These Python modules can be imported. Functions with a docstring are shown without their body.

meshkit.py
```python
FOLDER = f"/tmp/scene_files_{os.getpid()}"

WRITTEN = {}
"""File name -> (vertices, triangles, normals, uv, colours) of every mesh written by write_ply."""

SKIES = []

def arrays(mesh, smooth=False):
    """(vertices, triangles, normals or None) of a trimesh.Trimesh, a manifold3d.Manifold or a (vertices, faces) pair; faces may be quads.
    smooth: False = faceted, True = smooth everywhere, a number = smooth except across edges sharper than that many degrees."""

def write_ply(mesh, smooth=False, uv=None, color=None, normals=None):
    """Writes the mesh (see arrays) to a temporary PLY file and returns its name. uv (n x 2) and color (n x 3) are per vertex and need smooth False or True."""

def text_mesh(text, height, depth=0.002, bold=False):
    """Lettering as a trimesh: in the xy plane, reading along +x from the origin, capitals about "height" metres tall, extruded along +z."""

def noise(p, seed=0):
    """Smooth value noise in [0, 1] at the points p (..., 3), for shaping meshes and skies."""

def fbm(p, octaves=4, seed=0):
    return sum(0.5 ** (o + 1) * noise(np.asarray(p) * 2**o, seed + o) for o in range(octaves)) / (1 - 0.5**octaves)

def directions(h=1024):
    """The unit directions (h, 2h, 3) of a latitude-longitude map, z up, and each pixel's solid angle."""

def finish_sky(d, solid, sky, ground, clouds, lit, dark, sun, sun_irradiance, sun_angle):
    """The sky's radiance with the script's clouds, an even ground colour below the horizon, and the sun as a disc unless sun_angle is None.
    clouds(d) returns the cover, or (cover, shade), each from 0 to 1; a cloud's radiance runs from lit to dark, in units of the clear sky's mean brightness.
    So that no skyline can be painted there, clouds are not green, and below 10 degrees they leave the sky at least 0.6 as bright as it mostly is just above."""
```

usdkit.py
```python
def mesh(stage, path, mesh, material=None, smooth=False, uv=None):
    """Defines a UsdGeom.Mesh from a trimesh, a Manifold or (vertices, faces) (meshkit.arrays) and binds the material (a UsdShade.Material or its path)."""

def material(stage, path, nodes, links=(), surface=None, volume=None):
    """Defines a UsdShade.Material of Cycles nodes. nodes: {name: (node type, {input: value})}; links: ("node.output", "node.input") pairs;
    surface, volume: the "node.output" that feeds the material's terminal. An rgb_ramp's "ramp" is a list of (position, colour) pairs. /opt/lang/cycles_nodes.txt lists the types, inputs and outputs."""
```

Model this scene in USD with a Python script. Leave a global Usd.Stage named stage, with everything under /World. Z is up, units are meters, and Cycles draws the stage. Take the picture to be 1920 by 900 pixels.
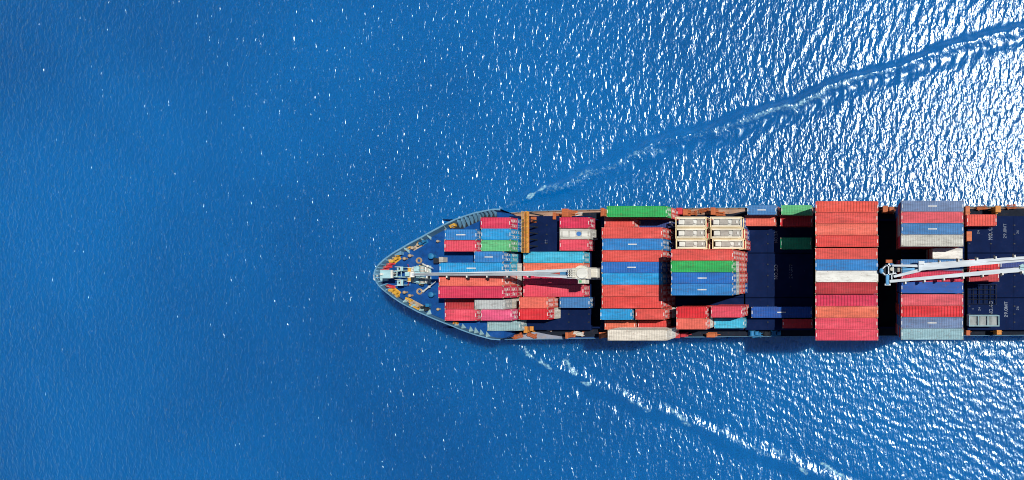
import math, random
import numpy as np, trimesh
import usdkit, meshkit
from pxr import Usd, UsdGeom, UsdLux, UsdShade, Sdf, Gf, Vt

stage = Usd.Stage.CreateInMemory()
UsdGeom.SetStageUpAxis(stage, UsdGeom.Tokens.z)
UsdGeom.SetStageMetersPerUnit(stage, 1.0)
UsdGeom.Xform.Define(stage, '/World')
UsdGeom.Scope.Define(stage, '/World/Looks')
rng = random.Random(7)
nrng = np.random.default_rng(7)

# ------------------------------------------------------------------ camera, sky, sun
CAM_H, FPX, NX, NY = 144.0, 1150.0, 1600.0, 515.0      # drone height; focal length and nadir in the photograph's pixels (1920 wide)
cam = UsdGeom.Camera.Define(stage, '/World/camera')
cam.CreateHorizontalApertureAttr(36.0)
cam.CreateVerticalApertureAttr(16.875)
cam.CreateFocalLengthAttr(36.0 * FPX / 1920)
cam.CreateHorizontalApertureOffsetAttr((960 - NX) / 1920 * 36)
cam.CreateVerticalApertureOffsetAttr((NY - 450) / 1920 * 36)
cam.CreateClippingRangeAttr(Gf.Vec2f(1, 20000))
cam.AddTranslateOp().Set(Gf.Vec3d(0, 0, CAM_H))
cam.CreateExposureAttr(0.3)

SUN_EL, SUN_AZ = math.radians(55), math.radians(18)     # azimuth from +x towards +y
sd = np.array([math.cos(SUN_EL) * math.cos(SUN_AZ), math.cos(SUN_EL) * math.sin(SUN_AZ), math.sin(SUN_EL)])
usdkit.material(stage, '/World/Looks/sky_light', {
    'sky': ('sky_texture', {'sky_type': 'single_scattering', 'sun_disc': False, 'sun_elevation': SUN_EL, 'sun_rotation': math.atan2(sd[0], sd[1]), 'altitude': 50.0, 'air_density': 1.0, 'aerosol_density': 0.25}),
    'bg': ('background_shader', {'strength': 0.06})}, [('sky.color', 'bg.color')], surface='bg.background')
dome = UsdLux.DomeLight.Define(stage, '/World/sky')
dome.GetPrim().SetCustomDataByKey('kind', 'structure')
UsdShade.MaterialBindingAPI.Apply(dome.GetPrim()).Bind(UsdShade.Material.Get(stage, '/World/Looks/sky_light'))
sun = UsdLux.DistantLight.Define(stage, '/World/sun')
sun.CreateIntensityAttr(1.25)
sun.CreateNormalizeAttr(True)
sun.CreateAngleAttr(0.53)
sun.CreateColorAttr(Gf.Vec3f(1.0, 0.955, 0.89))
sun.AddOrientOp().Set(Gf.Quatf(Gf.Rotation(Gf.Vec3d(0, 0, 1), Gf.Vec3d(*map(float, sd))).GetQuat()))

def U(px, py, z):
    """The point at height z that the photograph shows at pixel (px, py)."""
    s = (CAM_H - z) / FPX
    return np.array([(px - NX) * s, (NY - py) * s, z])

# ------------------------------------------------------------------ helpers
def lin(c):
    c = np.asarray(c, float) / 255
    return np.where(c < 0.04045, c / 12.92, ((c + 0.055) / 1.055) ** 2.4)

used = {}
def numbered(name):
    k = used[name] = used.get(name, -1) + 1
    return name if k == 0 else f'{name}_{k:03d}'

local_used = {}
def child_path(parent, name):
    key = (str(parent), name)
    k = local_used[key] = local_used.get(key, -1) + 1
    return f'{parent}/' + (name if k == 0 else f'{name}_{k:03d}')

def tag(prim, label=None, cat=None, group=None, kind=None):
    for k, v in (('label', label), ('category', cat), ('group', group), ('kind', kind)):
        if v:
            prim.SetCustomDataByKey(k, v)
    return prim

def thing(name, label, cat, loc=(0, 0, 0), rz=0.0, group=None):
    x = UsdGeom.Xform.Define(stage, '/World/' + numbered(name))
    x.AddTranslateOp().Set(Gf.Vec3d(*map(float, loc)))
    if rz:
        x.AddRotateZOp().Set(float(rz))
    return tag(x.GetPrim(), label, cat, group)

def part(parent, name, m, mat, smooth=False, label=None):
    """One Mesh prim under parent (a prim); m a trimesh or a list of them."""
    if isinstance(m, (list, tuple)) and not isinstance(m[0], np.ndarray):
        m = trimesh.util.concatenate(list(m)) if len(m) > 1 else m[0]
    p = usdkit.mesh(stage, child_path(parent.GetPath(), name), m, mat, smooth)
    if label:
        tag(p.GetPrim(), label)
    return p.GetPrim()

def solo(name, m, mat, label=None, cat=None, group=None, kind=None, smooth=False):
    if isinstance(m, list):
        m = trimesh.util.concatenate(m)
    p = usdkit.mesh(stage, '/World/' + numbered(name), m, mat, smooth)
    return tag(p.GetPrim(), label, cat, group, kind)

def box(x0, x1, y0, y1, z0, z1):
    m = trimesh.creation.box([x1 - x0, y1 - y0, z1 - z0])
    m.apply_translation([(x0 + x1) / 2, (y0 + y1) / 2, (z0 + z1) / 2])
    return m

def cbox(x0, x1, y0, y1, z0, z1, c=0.05):
    """A box with its top edges chamfered."""
    c = min(c, (x1 - x0) / 3, (y1 - y0) / 3, (z1 - z0) / 2)
    v = [(x0, y0, z0), (x1, y0, z0), (x1, y1, z0), (x0, y1, z0), (x0, y0, z1 - c), (x1, y0, z1 - c), (x1, y1, z1 - c), (x0, y1, z1 - c),
         (x0 + c, y0 + c, z1), (x1 - c, y0 + c, z1), (x1 - c, y1 - c, z1), (x0 + c, y1 - c, z1)]
    q = [(3, 2, 1, 0)] + [(i, (i + 1) % 4, (i + 1) % 4 + 4, i + 4) for i in range(4)] + [(i + 4, (i + 1) % 4 + 4, (i + 1) % 4 + 8, i + 8) for i in range(4)] + [(8, 9, 10, 11)]
    f = [t for a in q for t in ((a[0], a[1], a[2]), (a[0], a[2], a[3]))]
    return trimesh.Trimesh(np.array(v, float), np.array(f), process=False)

def tube(p, q, r, r2=None, n=8):
    p, q = np.asarray(p, float), np.asarray(q, float)
    d = q - p
    L = np.linalg.norm(d)
    m = trimesh.creation.cylinder(radius=1, height=1, sections=n)
    v = m.vertices
    rr = np.where(v[:, 2] > 0, r if r2 is None else r2, r)
    v[:, 0] *= rr; v[:, 1] *= rr; v[:, 2] = (v[:, 2] + 0.5) * L
    m.vertices = v
    m.apply_transform(trimesh.geometry.align_vectors([0, 0, 1], d / L))
    m.apply_translation(p)
    return m

def beam(p, q, w, h, w2=None, h2=None):
    """A box girder from p to q: width across, height up."""
    p, q = np.asarray(p, float), np.asarray(q, float)
    d = (q - p) / np.linalg.norm(q - p)
    s = np.cross([0, 0, 1.0], d); s /= np.linalg.norm(s)
    u = np.cross(d, s)
    w2, h2 = w2 or w, h2 or h
    v = [p + s * a * w / 2 + u * b * h / 2 for a, b in ((-1, -1), (1, -1), (1, 1), (-1, 1))] + [q + s * a * w2 / 2 + u * b * h2 / 2 for a, b in ((-1, -1), (1, -1), (1, 1), (-1, 1))]
    q4 = [(3, 2, 1, 0), (4, 5, 6, 7)] + [(i, (i + 1) % 4, (i + 1) % 4 + 4, i + 4) for i in range(4)]
    return trimesh.Trimesh(np.array(v), np.array([t for a in q4 for t in ((a[0], a[1], a[2]), (a[0], a[2], a[3]))]), process=False)

def prism(poly, z0, z1):
    from shapely.geometry import Polygon
    m = trimesh.creation.extrude_polygon(Polygon(poly), z1 - z0, engine='earcut')
    m.apply_translation([0, 0, z0])
    return m

def moved(m, loc=(0, 0, 0), rz=0.0):
    m = m.copy()
    if rz:
        m.apply_transform(trimesh.transformations.rotation_matrix(math.radians(rz), [0, 0, 1]))
    m.apply_translation(loc)
    return m

# ------------------------------------------------------------------ materials
LIT = 0.6                                               # base colour for a surface that shows a given sRGB colour in full sun
def paint(name, rgb, dirt=0.25, rust=0.12, rough=0.6, dirt_rgb=(60, 52, 48), raw=None, streak=True, spec=0.25):
    """Weathered paint: soft fading, dirt and a little rust, in world space so that no two pieces look alike."""
    c = (lin(rgb) * LIT) if raw is None else np.asarray(raw, float)
    fade = np.clip(c * 1.12 + 0.12 * c.mean(), 0, 0.85)
    nodes = {
        'geo': ('geometry', {}),
        'map': ('mapping', {'scale': (0.35, 1.6, 1.0) if streak else (0.8, 0.8, 0.8)}),
        'n1': ('noise_texture', {'scale': 0.55, 'detail': 4.0, 'roughness': 0.6}),
        'n2': ('noise_texture', {'scale': 1.7, 'detail': 6.0, 'roughness': 0.7}),
        'n3': ('noise_texture', {'scale': 3.1, 'detail': 3.0, 'roughness': 0.6}),
        'r1': ('rgb_ramp', {'ramp': [(0.28, tuple(c * 0.80)), (0.52, tuple(c)), (0.74, tuple(fade))]}),
        'r2': ('rgb_ramp', {'ramp': [(0.48, (0, 0, 0)), (0.72, (dirt, dirt, dirt))]}),
        'r3': ('rgb_ramp', {'ramp': [(0.60, (0, 0, 0)), (0.72, (rust * 4.5, rust * 4.5, rust * 4.5))]}),
        'm1': ('mix', {'mix_type': 'mix', 'color2': tuple(lin(dirt_rgb) * 0.9)}),
        'm2': ('mix', {'mix_type': 'mix', 'color2': tuple(lin((120, 62, 38)) * 0.8)}),
        'p': ('principled_bsdf', {'roughness': rough, 'specular_ior_level': spec}),
    }
    links = [('geo.position', 'map.vector'), ('map.vector', 'n1.vector'), ('map.vector', 'n2.vector'), ('geo.position', 'n3.vector'),
             ('n1.fac', 'r1.fac'), ('n2.fac', 'r2.fac'), ('n3.fac', 'r3.fac'), ('r1.color', 'm1.color1'), ('r2.color', 'm1.fac'),
             ('m1.color', 'm2.color1'), ('r3.color', 'm2.fac'), ('m2.color', 'p.base_color')]
    return usdkit.material(stage, '/World/Looks/' + name, nodes, links, surface='p.BSDF')

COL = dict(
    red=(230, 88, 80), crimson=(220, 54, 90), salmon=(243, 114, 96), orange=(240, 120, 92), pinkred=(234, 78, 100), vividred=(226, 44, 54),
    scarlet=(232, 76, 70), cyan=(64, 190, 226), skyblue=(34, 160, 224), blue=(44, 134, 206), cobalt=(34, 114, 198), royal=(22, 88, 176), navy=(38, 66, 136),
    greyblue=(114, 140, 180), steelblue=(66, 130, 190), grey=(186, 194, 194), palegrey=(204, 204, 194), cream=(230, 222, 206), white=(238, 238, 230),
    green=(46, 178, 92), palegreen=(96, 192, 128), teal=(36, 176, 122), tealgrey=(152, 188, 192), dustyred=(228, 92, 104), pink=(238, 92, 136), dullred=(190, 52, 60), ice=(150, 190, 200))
PAINT = {k: paint('paint_' + k, v, dirt=0.48 if k not in ('grey', 'palegrey', 'cream', 'white') else 0.42) for k, v in COL.items()}
PAINT['rustyred'] = paint('paint_rusty_red', (234, 90, 76), dirt=0.35, rust=0.2)
M = dict(
    whitemark=paint('white_marking', (240, 240, 232), dirt=0.15, rust=0.02),
    hatchmark=paint('hatch_lettering', (142, 154, 170), dirt=0.5, rust=0.02, dirt_rgb=(40, 60, 90)),
    castings=paint('casting_steel', (196, 176, 150), dirt=0.4, rust=0.2),
    rod=paint('galvanised_rod', (214, 216, 214), dirt=0.3, rust=0.05),
    hull=paint('hull_paint', (30, 52, 92), dirt=0.3, rust=0.1),
    deckblue=paint('forecastle_deck_paint', (16, 82, 156), dirt=0.6, rust=0.02, dirt_rgb=(14, 40, 78), streak=False, rough=0.8, spec=0.12),
    hatch=paint('hatch_paint', (10, 32, 76), dirt=0.14, rust=0.02, dirt_rgb=(6, 16, 30), streak=False, rough=0.85, spec=0.08),
    deck=paint('main_deck_paint', (34, 42, 56), dirt=0.5, rust=0.06, dirt_rgb=(14, 17, 22), streak=False, rough=0.85, spec=0.08),  # dark tone holds the shade over the main deck; sunlit stretches are separate
    sunlitdeck=paint('sunlit_deck_tan', (182, 146, 122), dirt=0.5, rust=0.22, dirt_rgb=(110, 112, 112), streak=False),  # rusty tan of the deck where the sun falls, put into the colour
    sunlitgrey=paint('sunlit_deck_grey', (150, 158, 176), dirt=0.5, rust=0.06, dirt_rgb=(150, 132, 112), streak=False),  # pale grey painted for the sunlit part of the port deck edge
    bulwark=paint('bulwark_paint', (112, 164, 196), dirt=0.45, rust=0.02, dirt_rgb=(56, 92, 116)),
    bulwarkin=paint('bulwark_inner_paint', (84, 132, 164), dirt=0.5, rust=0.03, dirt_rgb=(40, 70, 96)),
    machinery=paint('pale_machinery_paint', (176, 220, 226), dirt=0.3, rust=0.05, dirt_rgb=(70, 110, 120)),
    frameyellow=paint('tank_frame_yellow', (253, 230, 180), dirt=0.25, rust=0.1),
    orange=paint('orange_steel', (224, 146, 60), dirt=0.35, rust=0.15),
    rustorange=paint('rust_orange_steel', (206, 112, 66), dirt=0.5, rust=0.2),
    blueplate=paint('blue_side_plate', (40, 84, 140), dirt=0.4, rust=0.06),
    yellow=paint('yellow_steel', (232, 178, 66), dirt=0.35, rust=0.1),
    redlead=paint('red_lead_paint', (214, 62, 72), dirt=0.25, rust=0.1),
    blueequip=paint('blue_equipment', (34, 128, 184), dirt=0.3, rust=0.03),
    dark=paint('dark_steel', (40, 48, 56), dirt=0.3, rust=0.05),
    crane=paint('crane_paint', (222, 232, 238), dirt=0.25, rust=0.03, dirt_rgb=(120, 136, 150)),
    cranecream=paint('crane_cream', (226, 222, 206), dirt=0.25, rust=0.05),
    craneblue=paint('crane_machinery_blue', (88, 140, 200), dirt=0.35, rust=0.02, dirt_rgb=(40, 60, 100)),
    cranesky=paint('crane_light_blue', (96, 170, 222), dirt=0.2, rust=0.02),
    tankwhite=paint('tank_white', (238, 238, 228), dirt=0.15, rust=0.02),
    grating=paint('walkway_grating', (190, 186, 176), dirt=0.4, rust=0.06),
    tarp=paint('tarpaulin', (150, 160, 160), dirt=0.4, rust=0.06, streak=False),
    tankcream=paint('tank_catwalk', (250, 242, 218), dirt=0.25, rust=0.1),
    rope=paint('rope', (190, 164, 130), dirt=0.4, rust=0.0),
    emblem=paint('blue_emblem', (70, 130, 200), dirt=0.1, rust=0.0),
)

WATER_A, WATER_B = (0.0, 0.060, 0.205), (0.0, 0.090, 0.285)
# ------------------------------------------------------------------ water: one sheet out to the horizon, waves in the mesh, ripples in the material
def seg_dist(P, pts):
    """Distance of the points P from a polyline, the signed side and the place along it from 0 to 1."""
    best = np.full(len(P), 1e9); side = np.zeros(len(P)); along = np.zeros(len(P))
    pts = np.asarray(pts, float)
    cum = np.concatenate([[0], np.cumsum(np.linalg.norm(np.diff(pts, axis=0), axis=1))])
    for i in range(len(pts) - 1):
        a, b = pts[i], pts[i + 1]
        d = b - a; L2 = (d ** 2).sum()
        t = np.clip(((P - a) @ d) / L2, 0, 1)
        v = P - (a + t[:, None] * d)
        dist = np.hypot(v[:, 0], v[:, 1])
        m = dist < best
        best[m] = dist[m]
        side[m] = np.sign(d[0] * v[m, 1] - d[1] * v[m, 0])
        along[m] = (cum[i] + t[m] * math.sqrt(L2)) / cum[-1]
    return best, side, along

def wpx(*pts):
    return [U(x, y, 0)[:2] for x, y in pts]

def grow(a, b, step, far):
    xs = list(np.arange(a, b + step / 2, step))
    s = step
    while xs[-1] < far:
        s *= 1.5; xs.append(xs[-1] + s)
    s = step
    while xs[0] > -far:
        s *= 1.5; xs.insert(0, xs[0] - s)
    return np.array(xs)

gx, gy = grow(-208, 46, 0.24, 9000), grow(-56, 72, 0.24, 9000)
GX, GY = np.meshgrid(gx, gy, indexing='ij')
P2 = np.stack([GX.ravel(), GY.ravel()], 1)
fade = np.clip((np.minimum.reduce([P2[:, 0] + 214, 52 - P2[:, 0], P2[:, 1] + 62, 78 - P2[:, 1]])) / 6, 0, 1)
hgt = np.zeros(len(P2))
warp = np.stack([meshkit.noise(np.c_[P2 * 0.045, np.zeros(len(P2))], 3), meshkit.noise(np.c_[P2 * 0.045, np.zeros(len(P2))], 4)], 1) * 3.2
Q2 = P2 + warp
def waves(n, lo, hi, mean, spread, slope):
    h = np.zeros(len(P2))
    for k in range(n):
        lam = lo * (hi / lo) ** nrng.random()
        th = nrng.normal(mean, spread)
        kk = 2 * math.pi / lam
        ph = (Q2 @ np.array([math.cos(th), math.sin(th)])) * kk + nrng.random() * 6.283
        h += slope / kk * (np.cos(ph) + 0.3 * np.cos(2 * ph))
    return h
arm_s = wpx((940, 392), (985, 373), (1060, 343), (1100, 326), (1200, 285), (1300, 257), (1400, 224), (1500, 190), (1600, 153), (1700, 117), (1800, 86), (1920, 54), (2060, 14))
arm_p = wpx((930, 632), (985, 660), (1090, 716), (1200, 762), (1300, 797), (1400, 838), (1500, 884), (1600, 925), (1700, 960))
ds, ss, _ = seg_dist(P2, arm_s)
dp, sp, _ = seg_dist(P2, arm_p)
x_fore = U(960, 0, 0)[0]
ins_p = np.clip((dp * sp) / 14, 0, 1) * np.clip((P2[:, 0] - x_fore) / 10, 0, 1) * (P2[:, 1] < 0)
ins_s = np.clip((-ds * ss) / 14, 0, 1) * np.clip((P2[:, 0] - x_fore) / 10, 0, 1) * (P2[:, 1] > 0)
A = waves(76, 0.8, 4.2, -0.25, 0.38, 0.0255)
B = waves(56, 0.8, 3.6, 1.1, 0.5, 0.0235)
C = waves(40, 0.8, 3.4, -0.9, 0.45, 0.027)
hgt = A * (1 - 0.75 * ins_p) * (1 - 0.45 * ins_s) + B * (0.95 * ins_p) + C * (0.7 * ins_s)
far = 0.26 + 0.70 * np.clip((P2[:, 0] + 128) / 130, 0, 1)   # the breeze dies away ahead of the ship
hgt *= far
gust = 0.55 + 0.9 * meshkit.fbm(np.c_[P2 * 0.03, np.zeros(len(P2))], 3, 11)
hgt *= gust

foam = np.zeros(len(P2))
calm = np.zeros(len(P2))
for arm, amp in ((arm_s, 0.55), (arm_p, 0.22)):
    d, sgn, al = seg_dist(P2, arm)
    inner = -sgn if arm is arm_s else sgn               # positive on the ship's side
    wob = meshkit.noise(np.c_[P2 * 0.16, np.zeros(len(P2))], 21) * 1.8 - 0.9 + 2.2 * (meshkit.noise(np.c_[P2 * 0.07, np.zeros(len(P2))], 23) - 0.5) + 0.9 * (meshkit.noise(np.c_[P2 * 0.5, np.zeros(len(P2))], 25) - 0.5)
    x = d * inner + wob
    lump = 0.45 + 1.1 * meshkit.fbm(np.c_[P2 * 0.22, np.zeros(len(P2))], 3, 31)
    lump2 = meshkit.noise(np.c_[P2 * 0.10, np.zeros(len(P2))], 37)
    env = np.clip(al * 12, 0, 1)
    hgt = hgt * (1 - 0.6 * np.exp(-((x + 1.0) / 1.6) ** 2) * env)
    hgt += amp * lump * env * (np.exp(-(x / 1.2) ** 2) - 0.5 * np.exp(-((x + 2.6) / 1.5) ** 2) - 0.45 * np.exp(-((x - 2.4) / 1.4) ** 2) + 0.2 * np.exp(-((x - 5.2) / 1.7) ** 2))
    foam = np.maximum(foam, env * np.clip(1.1 - al * 0.25, 0, 1) * ((0.40 if arm is arm_s else 0.16) + 0.42 * lump2) * np.exp(-((x - 0.4) / 1.3) ** 2))
    calm = np.maximum(calm, 0.7 * env * np.exp(-((x - 2.4) / 0.8) ** 2) if arm is arm_s else 0)
    calm = np.maximum(calm, env * np.exp(-((x + 1.3) / 1.0) ** 2) * (0.95 if arm is arm_s else 0.6))
hull_line = wpx((708, 505), (760, 472), (830, 440), (920, 412), (1000, 405), (1130, 402), (1400, 399), (1920, 396), (2050, 396)), wpx((708, 523), (760, 553), (830, 588), (920, 620), (1000, 626), (1130, 626), (1400, 624), (1920, 622), (2050, 622))
for hl in hull_line:                                    # water churned along the sides
    d, _, al = seg_dist(P2, hl)
    foam = np.maximum(foam, (0.40 + 0.38 * meshkit.noise(np.c_[P2 * 0.13, np.zeros(len(P2))], 43)) * np.exp(-(d / 1.8) ** 2) * np.clip(al * 5, 0, 1))
foam_lines = [  # (strength, half width in metres, pixels)
    (1.0, 0.42, [(990, 371), (1012, 357), (1024, 349)]), (0.8, 0.8, [(1018, 352), (1045, 349)]), (0.85, 0.7, [(1082, 333), (1100, 322), (1135, 316)]),
    (0.8, 0.6, [(1178, 295), (1212, 280), (1240, 283)]), (0.7, 0.7, [(1288, 262), (1325, 243)]), (0.7, 0.7, [(1378, 232), (1420, 212)]), (0.6, 0.6, [(1480, 196), (1560, 165)]),
    (0.55, 0.5, [(1590, 155), (1700, 118)]), (0.45, 1.6, [(925, 391), (960, 384), (1000, 386)]), (0.5, 0.8, [(1050, 358), (1075, 380)]),
    (1.0, 0.45, [(984, 650), (989, 664), (1010, 677), (1034, 692)]), (0.6, 0.9, [(1000, 672), (1030, 690)]), (0.95, 0.7, [(1058, 674), (1080, 702)]), (1.0, 0.5, [(1089, 716), (1106, 719)]), (0.6, 0.5, [(1106, 722), (1126, 744)]),
    (0.75, 0.7, [(1142, 700), (1166, 732)]), (1.0, 0.5, [(1172, 737), (1190, 757)]), (0.8, 0.5, [(1196, 757), (1216, 770)]), (0.9, 0.7, [(1250, 760), (1292, 796)]), (0.55, 0.4, [(1292, 796), (1312, 798)]),
    (0.85, 0.6, [(1340, 800), (1372, 818), (1404, 838)]), (0.85, 0.55, [(1410, 838), (1444, 856)]), (0.95, 0.55, [(1450, 842), (1480, 862), (1512, 886)]), (0.95, 0.55, [(1540, 868), (1575, 890), (1606, 912)]),
    (0.72, 0.5, [(932, 393), (985, 373)]), (0.6, 0.45, [(926, 634), (984, 653)]), (0.7, 0.6, [(922, 634), (945, 633), (962, 640)]), (0.4, 0.5, [(1225, 715), (1262, 765)]), (0.35, 0.5, [(1480, 790), (1560, 850)])]
for st, wd, pts in foam_lines:
    d, _, al = seg_dist(P2, wpx(*pts))
    foam = np.maximum(foam, 0.84 * st * np.exp(-((d + 0.7 * meshkit.noise(np.c_[P2 * 0.7, np.zeros(len(P2))], 41) - 0.35) / (wd * 1.5)) ** 2))
# diverging bow waves astern of the port arm: short crests at a steeper angle
for i in range(9):
    cx, cy = 1010 + 66 * i, 652 + 27 * i
    d, sgn, al = seg_dist(P2, wpx((cx, cy), (cx + 30, cy + 34), (cx + 74, cy + 66)))
    hgt += 0.13 * np.exp(-(d / 0.9) ** 2) * np.sin(np.pi * np.clip(al, 0.02, 0.98))
hgt *= fade
n0, n1 = len(gx), len(gy)
idx = np.arange(n0 * n1).reshape(n0, n1)
F = np.vstack([np.c_[idx[:-1, :-1].ravel(), idx[1:, :-1].ravel(), idx[1:, 1:].ravel()], np.c_[idx[:-1, :-1].ravel(), idx[1:, 1:].ravel(), idx[:-1, 1:].ravel()]])
water_mat = usdkit.material(stage, '/World/Looks/sea_water', {
    'geo': ('geometry', {}),
    'foam': ('attribute', {'attribute': 'foam'}),
    'calm': ('attribute', {'attribute': 'calm'}),
    'mapa': ('mapping', {'scale': (1.0, 0.45, 1.0), 'rotation': (0, 0, 0.16)}),
    'na': ('noise_texture', {'scale': 1.5, 'detail': 1.5, 'roughness': 0.45, 'distortion': 0.4}),
    'nb': ('noise_texture', {'scale': 3.4, 'detail': 2.0, 'roughness': 0.5}),
    'sum': ('math', {'math_type': 'multiply_add', 'value2': 0.2}),
    'inv': ('math', {'math_type': 'subtract', 'value1': 1.0}),
    'bump': ('bump', {'distance': 0.30, 'use_object_space': False}),
    'nc': ('noise_texture', {'scale': 0.013, 'detail': 3.0, 'roughness': 0.5}),
    'col': ('rgb_ramp', {'ramp': [(0.35, WATER_A), (0.65, WATER_B)]}),
    'nf': ('noise_texture', {'scale': 1.5, 'detail': 7.0, 'roughness': 0.8}),
    'fsum': ('math', {'math_type': 'multiply_add', 'value2': 1.7}),
    'fmask': ('map_range', {'range_type': 'smoothstep', 'from_min': 1.42, 'from_max': 1.95, 'clamp': True}),
    'mixc': ('mix', {'mix_type': 'mix', 'color2': (0.66, 0.76, 0.74)}),
    'body': ('subsurface_scattering', {'method': 'burley', 'scale': 7.0, 'radius': (0.25, 0.7, 1.0)}),
    'white': ('diffuse_bsdf', {'color': (0.30, 0.54, 0.60)}),
    'under': ('mix_closure', {}),
    'gl': ('glossy_bsdf', {'roughness': 0.30, 'color': (1, 1, 1), 'distribution': 'beckmann'}),
    'gl2': ('glossy_bsdf', {'roughness': 0.40, 'color': (0.66, 0.94, 1.0), 'distribution': 'beckmann'}),
    'glm': ('mix_closure', {'fac': 0.5}),
    'fr': ('fresnel', {'IOR': 2.2}),
    'frf': ('math', {'math_type': 'multiply'}),
    'finv': ('math', {'math_type': 'subtract', 'value1': 1.0}),
    'out': ('mix_closure', {}),
}, [('geo.position', 'mapa.vector'), ('mapa.vector', 'na.vector'), ('mapa.vector', 'nb.vector'), ('nb.fac', 'sum.value1'), ('na.fac', 'sum.value3'),
    ('calm.fac', 'inv.value2'), ('inv.value', 'bump.strength'), ('sum.value', 'bump.height'), ('bump.normal', 'gl.normal'), ('bump.normal', 'gl2.normal'), ('gl.BSDF', 'glm.closure1'), ('gl2.BSDF', 'glm.closure2'), ('bump.normal', 'fr.normal'),
    ('geo.position', 'nc.vector'), ('nc.fac', 'col.fac'), ('col.color', 'body.color'), ('geo.position', 'nf.vector'), ('nf.fac', 'fsum.value1'), ('foam.fac', 'fsum.value3'),
    ('fsum.value', 'fmask.value'), ('fmask.result', 'under.fac'), ('body.BSSRDF', 'under.closure1'), ('white.BSDF', 'under.closure2'),
    ('fmask.result', 'finv.value2'), ('fr.fac', 'frf.value1'), ('finv.value', 'frf.value2'), ('frf.value', 'out.fac'), ('under.closure', 'out.closure1'), ('glm.closure', 'out.closure2')],
    surface='out.closure')
wm = usdkit.mesh(stage, '/World/water', trimesh.Trimesh(np.c_[P2, hgt], F, process=False), water_mat, True)
for nm, arr in (('foam', foam), ('calm', calm)):
    UsdGeom.PrimvarsAPI(wm).CreatePrimvar(nm, Sdf.ValueTypeNames.FloatArray, 'vertex').Set(Vt.FloatArray.FromNumpy(arr.astype(np.float32)))
tag(wm.GetPrim(), kind='structure', label='deep blue rippled sea with a V shaped bow wave')

# ------------------------------------------------------------------ the ship
Z_DECK, Z_HATCH, Z_FC, Z_BUL = 10.8, 13.2, 15.2, 16.6
ship = thing('container_ship', 'long blue hulled container ship with pale blue bulwark round its pointed bow', 'ship')
star = [(700, 514), (701.5, 507), (705, 500), (711, 493), (721, 484), (736, 473.5), (752, 464), (771, 453), (790, 443), (806, 434), (821, 426), (836, 418), (852, 410.5), (870, 404), (889, 398), (908, 394), (926, 391), (938, 391.5)]
port = [(700, 514), (701.5, 521), (705, 530), (711, 538), (721, 547), (736, 558.5), (752, 569), (767, 577), (783, 585.5), (798, 592), (814, 599), (830, 605.5), (846, 611.5), (861, 618), (877, 624), (892, 629), (908, 633.5), (922, 637), (938, 638)]
s_top = [U(x, y, Z_BUL)[:2] for x, y in star]
p_top = [U(x, y, Z_BUL)[:2] for x, y in port]
outline = s_top[::-1] + p_top[1:]                      # starboard end -> bow -> port end
x_end = 62.0
s_side = [U(x, y, Z_DECK)[:2] for x, y in ((946, 399), (1000, 395.5), (1060, 393.5), (1130, 392), (1300, 389.5), (1500, 388), (1700, 387), (1920, 386.5))] + [np.array([x_end, U(0, 387, Z_DECK)[1]])]
p_side = [U(x, y, Z_DECK)[:2] for x, y in ((946, 637), (1000, 636.5), (1060, 636), (1130, 634.5), (1300, 632.5), (1500, 631), (1700, 630), (1920, 629))] + [np.array([x_end, U(0, 629, Z_DECK)[1]])]

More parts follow.
